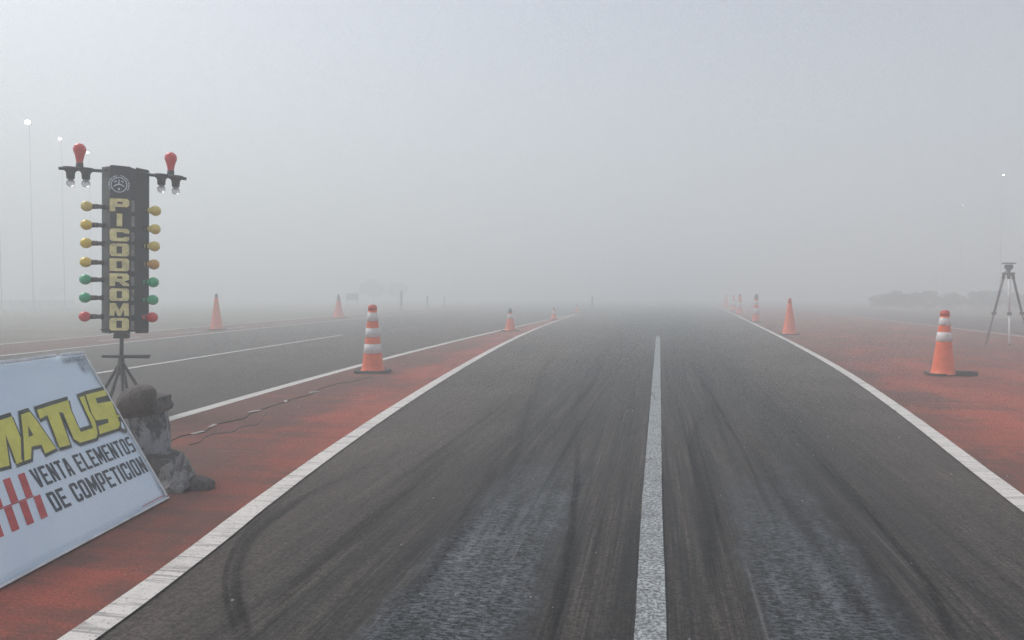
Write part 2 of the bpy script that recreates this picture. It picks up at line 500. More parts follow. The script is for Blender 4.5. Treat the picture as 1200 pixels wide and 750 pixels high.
def spline(pts, per=8):
    pts = [Vector(p) for p in pts]
    out = []
    P = [pts[0] * 2 - pts[1]] + pts + [pts[-1] * 2 - pts[-2]]
    for i in range(1, len(P) - 2):
        p0, p1, p2, p3 = P[i - 1], P[i], P[i + 1], P[i + 2]
        for k in range(per):
            s = k / per
            out.append(0.5 * ((2 * p1) + (p2 - p0) * s + (2 * p0 - 5 * p1 + 4 * p2 - p3) * s * s + (3 * p1 - p0 - 3 * p2 + p3) * s ** 3))
    out.append(pts[-1])
    return out
def smooth_pts(p, it=3):
    p = [Vector(q) for q in p]
    for _ in range(it):
        p = [p[0]] + [(p[i - 1] + 2 * p[i] + p[i + 1]) / 4 for i in range(1, len(p) - 1)] + [p[-1]]
    return p
def ribbon(name, pts, wdt, z, mat, jitter=0.0, uv=False, taper=None, thick=0.0):
    bm = bmesh.new()
    L = []
    n = len(pts)
    uvl = bm.loops.layers.uv.new('UVMap') if uv else None
    for i, p in enumerate(pts):
        p = Vector((p[0], p[1]))
        a = Vector(pts[max(i - 1, 0)][:2]); c = Vector(pts[min(i + 1, n - 1)][:2])
        d = (c - a).normalized(); nn = Vector((-d.y, d.x))
        ww = wdt * (taper(i / (n - 1)) if taper else 1)
        j1 = jitter * noise.noise(Vector((p.x * 3, p.y * 3, 1.7))); j2 = jitter * noise.noise(Vector((p.x * 3, p.y * 3, 9.1)))
        L.append((bm.verts.new((*(p + nn * (ww / 2 + j1)), z)), bm.verts.new((*(p - nn * (ww / 2 + j2)), z))))
    for i, (a, b2) in enumerate(zip(L, L[1:])):
        f = bm.faces.new((a[1], b2[1], b2[0], a[0]))
        if uv:
            for l, q in zip(f.loops, ((0, i), (0, i + 1), (1, i + 1), (1, i))): l[uvl].uv = (q[0], q[1] / (n - 1))
    return obj(name, bm, mat)
def interp(curve, y):
    if y <= curve[0][1]: a, b2 = curve[0], curve[1]
    elif y >= curve[-1][1]: a, b2 = curve[-2], curve[-1]
    else:
        for a, b2 in zip(curve, curve[1:]):
            if a[1] <= y <= b2[1]: break
    return a[0] + (b2[0] - a[0]) * (y - a[1]) / (b2[1] - a[1])
def sheet(name, ca, cb, ys, z, mat):
    bm = bmesh.new(); prev = None
    for y in ys:
        xa = ca(y) if callable(ca) else interp(ca, y); xb = cb(y) if callable(cb) else interp(cb, y)
        row = (bm.verts.new((xa, y, z)), bm.verts.new((xb, y, z)))
        if prev: bm.faces.new((prev[0], prev[1], row[1], row[0]))
        prev = row
    return tag(obj(name, bm, mat), kind='structure')

# ------------------------------------------------------------------ ground, track, painted areas, lines
bm = bmesh.new()
bmesh.ops.create_circle(bm, cap_ends=True, segments=96, radius=600)
tag(obj('ground', bm, M['ground']), kind='structure')

def sm(c):
    c = [Vector((x, y, 0)) for x, y in c]
    return [(p.x, p.y) for p in smooth_pts(spline(c, 8), 60)]
C_LEFT = sm([(-1.30, -6), (-1.48, -2), (-1.60, 0.8), (-1.70, 1.95), (-1.80, 2.6), (-1.94, 3.31), (-2.07, 4.2), (-2.29, 5.75), (-2.58, 8.31), (-3.01, 12.64), (-3.40, 17.9), (-3.80, 24), (-4.22, 39)])
C_RIGHT = sm([(1.22, -6), (1.38, -2), (1.55, 1.5), (1.68, 3), (1.77, 4.02), (1.93, 5.37), (2.06, 6.4), (2.32, 9.0), (2.55, 11.6), (2.95, 18.8), (3.63, 35.1), (4.6, 59), (5.6, 90), (6.5, 140)])
C_MED = sm([(-3.0, -6), (-3.4, -2), (-3.7, 2), (-4.0, 5.45), (-4.42, 11.4), (-4.52, 20), (-4.40, 34), (-4.28, 39)])
C_LC = sm([(-6.4, -6), (-6.8, 2), (-7.22, 8.52), (-7.6, 13), (-7.94, 17.9)])
C_L2 = sm([(-8.6, -8), (-9.8, 2), (-10.9, 10.5), (-11.7, 17.4), (-12.8, 28.4), (-14.5, 60), (-16, 110)])
C_L3 = sm([(-10.6, -8), (-12.1, 2), (-13.2, 12.0), (-14.1, 18), (-15.0, 28.4), (-16.9, 60), (-18.6, 110)])
def frange(a, b2, s):
    o = []; x = a
    while x < b2: o.append(x); x += s
    return o + [b2]
YS = frange(-6, 40, 0.5) + frange(42, 140, 4)
sheet('side_track', C_L2, lambda y: 14.0 + y * 0.02, YS, 0.004, M['side'])
sheet('racing_lane', lambda y: interp(C_LEFT, min(y, 39)), C_RIGHT, YS, 0.008, M['lane'])
sheet('red_median', C_MED, C_LEFT, [y for y in YS if y <= 38.5], 0.012, M['red_median'])
sheet('red_run_off', C_RIGHT, lambda y: 8.9 + 0.004 * y, YS, 0.012, M['red_right'])
sheet('red_strip', C_L3, C_L2, YS, 0.008, M['red_left'])
def line(name, curve, y0, y1, wdt, mat, z=0.016, jit=0.006):
    ys = frange(y0, min(y1, 40), 0.12) + (frange(41, y1, 2) if y1 > 40 else [])
    pts = [(interp(curve, y), y) for y in ys]
    return tag(ribbon(name, pts, wdt, z, mat, jit), kind='structure')
line('edge_line', C_LEFT, -6, 39, 0.112, M['line'], jit=0.003)
line('edge_line', C_RIGHT, -6, 110, 0.110, M['line'], jit=0.003)
line('median_line', C_MED, -6, 38, 0.13, M['line_far'])
line('centre_line', [(-0.03, -6), (-0.018, 2.25), (-0.026, 3.6), (-0.02, 10), (-0.012, 19)], -6, 18.7, 0.098, M['line_mid'], jit=0.004)
line('side_lane_line', C_LC, -6, 17.7, 0.11, M['line_far'])
line('outer_line', C_L2, -6, 70, 0.13, M['line_far'])
line('outer_line', C_L3, -6, 60, 0.12, M['line_far'])
line('far_line', [(8.75, 0), (8.83, 20), (8.96, 31), (9.2, 60)], 2, 45, 0.12, M['line_far'])
# broken line on the red strip at the left
for y0 in (14.3, 17.2, 20.0, 23.5):
    line('dash_line', [((a[0] + b2[0]) / 2 + 0.3, a[1]) for a, b2 in zip(C_L2, C_L3)], y0, y0 + 1.6, 0.10, M['line_far'])

# ------------------------------------------------------------------ tyre marks
def mark(px, wdt, mat='skid', z=0.0175, world=None, taper=None):
    pts = world if world else [gp(*p) for p in px]
    pts = smooth_pts(spline([Vector((p[0], p[1], 0)) for p in pts], 10), 6)
    global _mk
    _mk += 1
    return tag(ribbon('tyre_mark', pts, wdt, z + 0.0002 * _mk, M[mat], uv=True, taper=taper), kind='structure')
_mk = 0
mark([(306, 775), (287, 740), (277, 700), (279, 665), (298, 630), (345, 592), (405, 560), (480, 525)], 0.055)
mark([(287, 775), (272, 735), (264, 700), (267, 665), (288, 628), (335, 588), (395, 556)], 0.03)
mark([(300, 745), (345, 690), (400, 640), (455, 595), (500, 560), (560, 500)], 0.10, 'skid_soft')
mark([(1120, 775), (1108, 735), (1085, 685), (1048, 640), (1010, 592), (965, 540), (920, 490)], 0.05)
mark([(1085, 780), (1062, 735), (1040, 690), (1010, 645), (965, 590), (925, 540)], 0.11, 'skid_soft')
mark([(1035, 780), (1010, 725), (985, 680), (950, 630), (915, 580), (880, 520), (850, 470)], 0.12, 'skid_soft')
mark([(640, 780), (655, 700), (670, 620), (677, 540), (676, 480)], 0.05)
mark([(575, 600), (600, 540), (620, 480), (640, 430), (660, 400)], 0.10, 'skid_soft')
mark([(838, 740), (832, 640), (822, 580), (808, 520), (800, 470)], 0.08, 'skid_soft')
mark([(850, 650), (836, 590), (824, 545), (812, 500)], 0.03)
mark([(430, 760), (490, 690), (540, 620), (575, 560), (600, 500)], 0.10, 'skid_soft')
mark([(1180, 720), (1130, 690), (1085, 660)], 0.03, 'skid_soft')
rm = random.Random(3)
for i in range(34):                                  # long faint marks in the travel direction
    x = rm.uniform(-1.45, 1.35); y0 = rm.uniform(2, 9); L = rm.uniform(4, 13)
    mark(None, rm.uniform(0.012, 0.07), 'skid_soft', world=[(x, y0, 0), (x + rm.uniform(-.08, .08), y0 + L / 2, 0), (x + rm.uniform(-.3, .3), y0 + L, 0)])

for (x0, y0, x1, y1) in ((757, 570, 779, 568), (766, 468, 782, 473), (745, 700, 778, 704), (764, 462, 769, 474)):
    a, c = gp(x0, y0), gp(x1, y1)
    mark(None, 0.02, world=[a, a.lerp(c, .5) + Vector((0, 0.01, 0)), c])

# small stone crumbs lying on the track
bm = bmesh.new()
rp = random.Random(11)
for i in range(110):
    y = 2 + 9 * rp.random() ** 1.5; x = rp.uniform(-3.4, 2.6)
    r = rp.uniform(0.002, 0.0055)
    mt = Matrix.Translation((x, y, 0.016 + r * 0.6)) @ Matrix.Rotation(rp.random() * 6, 4, 'Z') @ Matrix.Diagonal((r * 1.4, r, r * 0.8, 1))
    bmesh.ops.create_icosphere(bm, subdivisions=1, radius=1, matrix=mt)
tag(obj('gravel_crumbs', bm, M['rock_grey']), 'scattered tiny stone crumbs lying on the track surface', 'gravel', kind='stuff')

# ------------------------------------------------------------------ cones
def cone(name, px, top, label, bands=(), w_base=0.17, w_top=0.028, base=(0.36, 0.36), tip='tip', group=None, tipf=0.10, off=(0, 0), n=28, rz=0.1, lean=0.0, lite=False):
    P = gp(*px); s = mpp(P); Hh = (px[1] - top) * s
    t = thing(name, (P.x, P.y, 0.017), YAW + rz, label, 'traffic cone', group, tilt=(lean, lean * 0.5))
    r0, r1 = w_base * Hh, w_top * Hh
    zb = 0.035 * Hh
    def R(f): return r0 + (r1 - r0) * f ** 0.93
    # body
    bm = bmesh.new()
    prof = [(r0 * 1.12, zb * 0.6), (r0 * 1.10, zb), (r0, zb * 1.5)]
    prof += [(R(f), zb + (Hh - zb) * f) for f in [i / 14 for i in range(1, 14)]]
    prof += [(R(1 - tipf) * 0.98, Hh * (1 - tipf) + 0.001)]
    prof = [p for p in prof if p[1] <= Hh * (1 - tipf) + 0.002]
    lathe(bm, prof, n)
    obj('body', bm, M['orange'], t, True)
    bm = bmesh.new()
    rt = R(1 - tipf)
    lathe(bm, [(rt * 1.03, Hh * (1 - tipf)), (R(1 - tipf / 2) * 1.15, Hh * (1 - tipf / 2)), (r1 * 1.05, Hh * 0.985), (r1 * 0.6, Hh), (0, Hh)], n)
    obj('tip', bm, M[tip], t, True)
    for f0, f1 in bands:
        bm = bmesh.new()
        z0, z1 = Hh * f0, Hh * f1
        q = lambda z: R((z - zb) / (Hh - zb)) + 0.004
        lathe(bm, [(q(z0) - 0.004, z0), (q(z0), z0 + 0.002), (q(z1), z1 - 0.002), (q(z1) - 0.004, z1)], n)
        obj('reflective_band', bm, M['band'], t, True)
    bm = bmesh.new()
    bw, bd = base[0] * Hh, base[1] * Hh
    # square rubber foot with a slightly curled rim
    g = 8; vs = {}
    for i in range(g + 1):
        for j in range(g + 1):
            u, v = i / g * 2 - 1, j / g * 2 - 1
            rr = max(abs(u), abs(v))
            k = 0.93 if abs(u) == 1 and abs(v) == 1 else 1
            cu = 0.02 * Hh * max(0, rr - 0.7) * (0.6 + noise.noise(Vector((u * 2 + px[0], v * 2, 0)))) * 2
            for sd2, zz in ((0, 0.002), (1, 0.030 * Hh)):
                vs[i, j, sd2] = bm.verts.new((u * bw / 2 * k + off[0] * Hh, v * bd / 2 * k + off[1] * Hh, zz + cu))
    for i in range(g):
        for j in range(g):
            bm.faces.new([vs[a, b2, 1] for a, b2 in ((i, j), (i + 1, j), (i + 1, j + 1), (i, j + 1))])
            bm.faces.new([vs[a, b2, 0] for a, b2 in ((i, j + 1), (i + 1, j + 1), (i + 1, j), (i, j))])
    for i in range(g):
        for (a, b2) in (((i, 0), (i + 1, 0)), ((g, i), (g, i + 1)), ((g - i, g), (g - i - 1, g)), ((0, g - i), (0, g - i - 1))):
            bm.faces.new((vs[(*a, 0)], vs[(*b2, 0)], vs[(*b2, 1)], vs[(*a, 1)]))
    obj('base', bm, M['rubber'], t)
    return t, P, s, Hh
G = 'traffic cones marking the drag lane'
cone('traffic_cone', (437, 437.5), 358.5, 'orange cone with three white bands on the red median beside the cable', [(0.285, 0.42), (0.52, 0.655), (0.755, 0.885)], w_base=0.165, w_top=0.055, base=(0.52, 0.42), tip='orange_red', tipf=0.085, group=G)
tc2, P2, s2, H2 = cone('traffic_cone', (1105, 441), 365, 'orange cone with two white bands on the red run-off near the tripod', [(0.52, 0.665), (0.765, 0.885)], w_base=0.165, w_top=0.055, base=(0.46, 0.34), tip='orange_red', tipf=0.085, group=G, lean=0.01)
bm = bmesh.new()
box(bm, (0, 0, 0.03), (0.27, 0.15, 0.06), None, 0.010)
for v in bm.verts: v.co.z += 0.01 * noise.noise(v.co * 9)
wt = tag(obj('cone_weight', bm, M['rubber'], None, True), 'flat black rubber weight lying at the right foot of the two band cone', 'rubber weight')
wp = gp(1130, 441.5); wt.location = (wp.x, wp.y, 0.017); wt.rotation_euler = (0, 0, YAW + 0.1)
cone('traffic_cone', (254, 387.5), 345, 'plain orange cone with thin dark tip beyond the left track, right of the light tree', (), 0.165, 0.03, (0.44, 0.4), 'tip', G, 0.10)
cone('traffic_cone', (925, 393), 350, 'plain orange cone standing just outside the right white edge line, nearest on that side', (), 0.19, 0.03, (0.46, 0.4), 'orange_red', G, 0.14)
cone('traffic_cone', (598, 388.5), 362, 'small orange cone with grey white top standing on the median line', [(0.55, 0.74)], 0.24, 0.05, (0.8, 0.6), 'tip', G, 0.2)
cone('traffic_cone', (397, 373.5), 345, 'hazy orange cone with dark rod tip at the far edge of the left track', (), 0.22, 0.03, (0.62, 0.5), 'tip', G, 0.26)
cone('traffic_cone', (649, 375), 360.5, 'faint orange cone near the point where the median narrows', [(0.5, 0.7)], 0.24, 0.05, (0.7, 0.6), 'tip', G, 0.2)
cone('traffic_cone', (676, 367), 357, 'barely visible cone at the very tip of the red median', [(0.5, 0.7)], 0.24, 0.05, (0.8, 0.6), 'orange_red', G, 0.2)
cone('traffic_cone', (886, 378), 345, 'slim faded cone with white band, second along the right edge line', [(0.30, 0.5), (0.62, 0.75)], 0.13, 0.05, (0.3, 0.3), 'tip', G, 0.2)
cone('traffic_cone', (867, 368.5), 345, 'misty pinkish cone, third along the right edge line', [(0.35, 0.6)], 0.16, 0.05, (0.36, 0.3), 'orange_red', G, 0.14)
cone('traffic_cone', (859.5, 364), 345.5, 'misty slender cone, fourth along the right edge line', [(0.35, 0.6)], 0.17, 0.05, (0.36, 0.3), 'orange_red', G, 0.14)
cone('traffic_cone', (851, 361), 346, 'almost vanished cone, farthest along the right edge line', (), 0.24, 0.05, (0.5, 0.3), 'orange_red', G, 0.14)

# ------------------------------------------------------------------ starting light tree
TP = gp(142, 487); ts = mpp(TP)
tree = thing('starting_light_tree', (TP.x, TP.y, 0.004), radians(22), 'tall black starting light tree with coloured bulbs on a tripod behind the white board', 'starting lights', None, tilt=(0, radians(1.1)))
def lx(px): return (px - 142) * ts * 0.93
def lz(py): return (487 - py) * ts
BX0, BX1 = lx(115.5), lx(171.0)
# three upright panels folded like a screen
def panel(name, x0, y0, x1, y1, z0, z1, mat, th=0.018):
    bm = bmesh.new()
    d = Vector((x1 - x0, y1 - y0)); nn = Vector((-d.y, d.x)).normalized() * th
    a, b2 = Vector((x0, y0)), Vector((x1, y1))
    base = [a, b2, b2 + nn, a + nn]
    lo = [bm.verts.new((p.x, p.y, z0)) for p in base]; hi = [bm.verts.new((p.x, p.y, z1 + (0.004 if i in (0, 3) else -0.004))) for i, p in enumerate(base)]
    bm.faces.new(lo[::-1]); bm.faces.new(hi)
    for i in range(4): bm.faces.new((lo[i], lo[(i + 1) % 4], hi[(i + 1) % 4], hi[i]))
    return obj(name, bm, mat, tree)
ZB, ZT = lz(391), lz(198)
XA, XB, XC = lx(131.0), lx(153.5), lx(158.5)
panel('side_panel', BX0, 0.075, XA - 0.002, -0.045, ZB, ZT, M['panel_left'], 0.015)
panel('front_panel', XA, -0.05, XB, -0.05, ZB + 0.006, ZT + 0.003, M['panel_right'], 0.03)
panel('reveal_panel', XB + 0.002, -0.045, XC, 0.0, ZB + 0.02, ZT - 0.008, M['panel_right'], 0.015)
panel('side_panel', XC + 0.002, 0.0, BX1, 0.06, ZB, ZT - 0.002, M['panel_right'], 0.015)
panel('back_panel', BX0 + 0.01, 0.10, BX1 - 0.006, 0.08, ZB + 0.01, ZT - 0.01, M['black'], 0.015)
bm = bmesh.new(); box(bm, (lx(143), 0.03, ZT - 0.035), (BX1 - BX0 - 0.06, 0.08, 0.012)); obj('cap', bm, M['black'], tree)
bm = bmesh.new(); box(bm, (lx(142), 0.03, ZB + 0.03), (BX1 - BX0 - 0.06, 0.08, 0.012)); obj('floor_plate', bm, M['black'], tree)

# block glyphs -------------------------------------------------------
def glyph(ch, w, h, s, c=None):
    """outline loops (outer, holes...) of a block letter of width w, height h, stroke s"""
    c = s * 0.6 if c is None else c
    O = [(c, 0), (w - c, 0), (w, c), (w, h - c), (w - c, h), (c, h), (0, h - c), (0, c)]
    m = h / 2
    if ch == 'I': return [[(w / 2 - s / 2, 0), (w / 2 + s / 2, 0), (w / 2 + s / 2, h), (w / 2 - s / 2, h)]]
    if ch == 'L': return [[(0, 0), (w, 0), (w, s), (s, s), (s, h), (0, h)]]
    if ch == 'T': return [[(w / 2 - s / 2, 0), (w / 2 + s / 2, 0), (w / 2 + s / 2, h - s), (w, h - s), (w, h), (0, h), (0, h - s), (w / 2 - s / 2, h - s)]]
    if ch == 'E': return [[(0, 0), (w, 0), (w, s), (s, s), (s, m - s / 2), (w * .85, m - s / 2), (w * .85, m + s / 2), (s, m + s / 2), (s, h - s), (w, h - s), (w, h), (0, h)]]
    if ch == 'O': return [O, [(s, s), (w - s, s), (w - s, h - s), (s, h - s)]]
    if ch == 'D': return [[(0, 0), (w - c, 0), (w, c), (w, h - c), (w - c, h), (0, h)], [(s, s), (w - s, s), (w - s, h - s), (s, h - s)]]
    if ch == 'C': return [[(c, 0), (w - c, 0), (w, c), (w, h * .36), (w - s, h * .36), (w - s, s), (s, s), (s, h - s), (w - s, h - s), (w - s, h * .64), (w, h * .64), (w, h - c), (w - c, h), (c, h), (0, h - c), (0, c)]]
    if ch == 'P': return [[(0, 0), (s, 0), (s, h * .34), (w - c, h * .34), (w, h * .34 + c), (w, h - c), (w - c, h), (0, h)], [(s, h * .34 + s * .8), (w - s, h * .34 + s * .8), (w - s, h - s * .9), (s, h - s * .9)]]
    if ch == 'R': return [[(0, 0), (s, 0), (s, h * .34), (w * .45, h * .34), (w - s, 0), (w, 0), (w, s * .4), (w * .74, h * .36), (w, h * .36 + c), (w, h - c), (w - c, h), (0, h)], [(s, h * .34 + s * .8), (w - s, h * .34 + s * .8), (w - s, h - s * .9), (s, h - s * .9)]]
    if ch == 'S': return [[(0, 0), (w - c, 0), (w, c), (w, m + s / 2 - c * .6), (w - c * .6, m + s / 2), (s, m + s / 2), (s, h - s), (w, h - s), (w, h), (c, h), (0, h - c), (0, m - s / 2 + c * .6), (c * .6, m - s / 2), (w - s, m - s / 2), (w - s, s), (0, s)]]
    if ch == 'M': return [[(0, 0), (s, 0), (s, h * .55), (w / 2, h * .12), (w - s, h * .55), (w - s, 0), (w, 0), (w, h), (w - s * .95, h), (w / 2, h * .52), (s * .95, h), (0, h)]]
    if ch == 'N': return [[(0, 0), (s, 0), (s, h * .58), (w - s, 0), (w, 0), (w, h), (w - s, h), (w - s, h * .42), (s, h), (0, h)]]
    if ch == 'V': return [[(w / 2 - s * .6, 0), (w / 2 + s * .6, 0), (w, h), (w - s, h), (w / 2, h * .28), (s, h), (0, h)]]
    if ch == 'A': return [[(0, 0), (s, 0), (s + w * .07, h * .24), (w - s - w * .07, h * .24), (w - s, 0), (w, 0), (w / 2 + s * .7, h), (w / 2 - s * .7, h)], [(w * .36, h * .40), (w * .64, h * .40), (w * .5, h * .74)]]
def offset_loop(lp, d, is_hole=False):
    """grow an outline by d (a hole shrinks)"""
    n = len(lp)
    area = sum(lp[i][0] * lp[(i + 1) % n][1] - lp[(i + 1) % n][0] * lp[i][1] for i in range(n))
    sg = 1 if area > 0 else -1
    if is_hole: d = -d
    out = []
    for i in range(n):
        p0, p1, p2 = Vector(lp[i - 1]), Vector(lp[i]), Vector(lp[(i + 1) % n])
        e1 = (p1 - p0).normalized(); e2 = (p2 - p1).normalized()
        n1 = Vector((e1.y, -e1.x)) * sg; n2 = Vector((e2.y, -e2.x)) * sg
        b2 = n1 + n2
        k = d / max(0.35, (1 + n1.dot(n2))) if b2.length > 1e-6 else 0
        q = p1 + b2 * k
        out.append((q.x, q.y))
    return out
def solid(bm, loops, mapf, z0, z1):
    """extrude loops; mapf(u, v, z) -> point"""
    flat = [p for lp in loops for p in lp]
    tris = tessellate_polygon([[Vector((p[0], p[1], 0)) for p in lp] for lp in loops])
    lo = [bm.verts.new(mapf(p[0], p[1], z0)) for p in flat]; hi = [bm.verts.new(mapf(p[0], p[1], z1)) for p in flat]
    for a, b2, c in tris:
        try:
            bm.faces.new((hi[a], hi[b2], hi[c])); bm.faces.new((lo[c], lo[b2], lo[a]))
        except ValueError: pass
    k = 0
    for lp in loops:
        n = len(lp)
        for i in range(n):
            a, b2 = k + i, k + (i + 1) % n
            try: bm.faces.new((lo[a], lo[b2], hi[b2], hi[a]))
            except ValueError: pass
        k += n
    bmesh.ops.recalc_face_normals(bm, faces=bm.faces)

word = 'PICODROMO'
for i, ch in enumerate(word):
    yt = 235.6 + i * 17.15; yb = yt + 14.6
    x0, x1 = 131.6, 152.2
    wch = (x1 - x0) * ts; hch = (yb - yt) * ts
    shear = 0.0
    stk = 0.048 if ch in 'IM' else 0.050
    hs_ = 0.034
    loops = glyph(ch, wch, hch, 0.042, 0.016)
    if ch in 'OD': loops[1] = [(0.054, 0.024), (wch - 0.054, 0.024), (wch - 0.054, hch - 0.024), (0.054, hch - 0.024)]
    if ch in 'PR': loops[1] = [(0.058, hch * .34 + 0.026), (wch - 0.052, hch * .34 + 0.026), (wch - 0.052, hch - 0.026), (0.058, hch - 0.026)]
    if ch == 'C': loops = [[(0.016, 0), (wch - .016, 0), (wch, .016), (wch, .040), (wch - .03, .040), (wch - 0.05, .030), (.054, .030), (.054, hch - .030), (wch - .05, hch - .030), (wch - .03, hch - .042), (wch, hch - .042), (wch, hch - .016), (wch - .016, hch), (.016, hch), (0, hch - .016), (0, .016)]]
    if ch == 'M': loops = [[(0, 0), (.036, 0), (.040, hch * .55), (wch * .42, 0), (wch * .58, 0), (wch - .040, hch * .55), (wch - .036, 0), (wch, 0), (wch - .004, hch), (wch - .045, hch), (wch / 2, hch * .42), (.045, hch), (.004, hch)]]
    mf = lambda u, v, z, X=lx(x0), Z=lz(yb): Vector((X + u, -0.05 - z, Z + v))
    bm = bmesh.new()
    back = [offset_loop(lp, 0.009, k > 0) for k, lp in enumerate(loops)]
    solid(bm, [back[0]], mf, 0.001, 0.016)
    lt = obj('letter', bm, M['brown'], tree)
    bm = bmesh.new(); solid(bm, loops, mf, 0.0165, 0.026)
    obj('letter_face', bm, M['cream'], lt)
    # worn remains of the same letter on the narrow reveal
    bm = bmesh.new()
    sc = 0.026
    mf2 = lambda u, v, z, Z=lz(yb) + 0.004: Vector((XB + 0.006 + u, -0.047 + (u + 0.004) * 1.18 - z, Z + v))
    q = glyph('I', sc, hch * (0.92 - 0.3 * ((i * 7) % 3) / 3), 0.020)
    solid(bm, q, mf2, 0.002, 0.004)
    obj('faded_letter', bm, M['pale'], tree)
# emblem
cx, cz, ey = lx(141.2), lz(219.5), -0.0535
def ring(bm, r0, r1, a0=0, a1=2 * pi, n=40, y=ey):
    k = max(2, int(n * (a1 - a0) / (2 * pi)))
    A = []
    for i in range(k + 1):
        a = a0 + (a1 - a0) * i / k
        A.append([bm.verts.new((cx + r * cos(a), yy, cz + r * sin(a))) for r in (r0, r1) for yy in (y, y + 0.003)])
    for p, q in zip(A, A[1:]):
        for (i, j) in ((0, 2), (2, 3), (3, 1), (1, 0)):
            bm.faces.new((p[i], p[j], q[j], q[i]))
bm = bmesh.new()
ring(bm, 0.058, 0.066)
def bar(p, q, wd):
    p, q = Vector(p), Vector(q); d = (q - p).normalized(); nn = Vector((-d.y, d.x)) * wd / 2
    vs = [bm.verts.new((cx + a.x, yy, cz + a.y)) for yy in (ey - 0.001, ey + 0.002) for a in (p + nn, q + nn, q - nn, p - nn)]
    bm.faces.new(vs[:4])
    for i in range(4): bm.faces.new((vs[i], vs[(i + 1) % 4], vs[4 + (i + 1) % 4], vs[4 + i]))
bar((0, 0.005), (0, 0.045), 0.009)
bar((-0.042, -0.014), (-0.012, 0.004), 0.010); bar((-0.014, 0.0035), (0.014, 0.004), 0.0095); bar((0.012, 0.004), (0.042, -0.014), 0.010)
bar((-0.036, 0.022), (-0.018, 0.034), 0.010); bar((0.018, 0.034), (0.036, 0.022), 0.010)
bar((-0.008, -0.038), (0.008, -0.038), 0.016); bar((-0.006, -0.028), (0.006, -0.028), 0.006)
obj('emblem', bm, M['emblem'], tree)
bm = bmesh.new()
rr = random.Random(5)
a = radians(-35)
while a < radians(215):                         # unreadable lettering arched round the emblem
    if not (radians(86) < a < radians(94)):
        ring(bm, 0.072 + rr.uniform(0, .003), 0.084, a, a + radians(rr.uniform(4, 8)), 90)
    a += radians(10.5)
obj('emblem_lettering', bm, M['emblem'], tree)

# bulbs
def bulb_prof(r, L):
    return [(0, L), (r * .5, L - r * .12), (r * .86, L - r * .48), (r, L - r), (r * .90, L - r * 1.42), (r * .62, L - r * 1.82), (r * .44, L - r * 2.15), (r * .40, L - r * 2.9)]
def side_bulb(px, py, sgn, mat, root_px, y0):
    X, Z = lx(px), lz(py)
    R = 6.2 * ts
    # socket: tapered holder reaching from the panel
    bm = bmesh.new()
    rx = lx(root_px); L0 = abs(X - rx)
    rot = Matrix.Rotation(radians(90) * sgn, 4, 'Y')
    mt = Matrix.Translation((rx, y0, Z)) @ rot
    lathe(bm, [(0.026, 0), (0.026, 0.012), (0.019, 0.018), (0.018, L0 * .45), (0.022, L0 * .5), (0.022, L0 * .72)], 16, mt)
    so = obj('socket', bm, M['socket'], tree, True)
    bm = bmesh.new()
    mt = Matrix.Translation((X - sgn * (R * 1.95), y0, Z)) @ rot
    pf = bulb_prof(R, R * 2.9)[::-1]
    lathe(bm, pf, 20, mt, False)
    lathe(bm, [(R * 0.40, -R * 0.1), (R * .40, 0.004)], 12, mt)
    b = obj('bulb', bm, M[mat], tree, True)
    # filament cap seen through the glass
    bm = bmesh.new()
    lathe(bm, [(R * .46, -0.004), (R * .47, R * .18), (R * .44, R * .22)], 14, mt)
    obj('bulb_collar', bm, M['brown'], b, True)
LY = [244.6, 266, 287, 309, 329, 350, 371.8]
RY = [246.4, 268, 288.2, 309.6, 330.6, 351.4, 372]
LM = ['bulb_dull', 'bulb_amber', 'bulb_amber', 'bulb_amber', 'bulb_green', 'bulb_green', 'bulb_red']
RM = ['bulb_dull', 'bulb_dull', 'bulb_dull', 'bulb_orange', 'bulb_green', 'bulb_green', 'bulb_red']
for i in range(7):
    side_bulb(101.5 - i * 0.35, LY[i], -1, LM[i], 122.5 - i * 0.3, 0.0)
    side_bulb(180.0 - i * 0.55, RY[i], 1, RM[i], 168.5, 0.045)
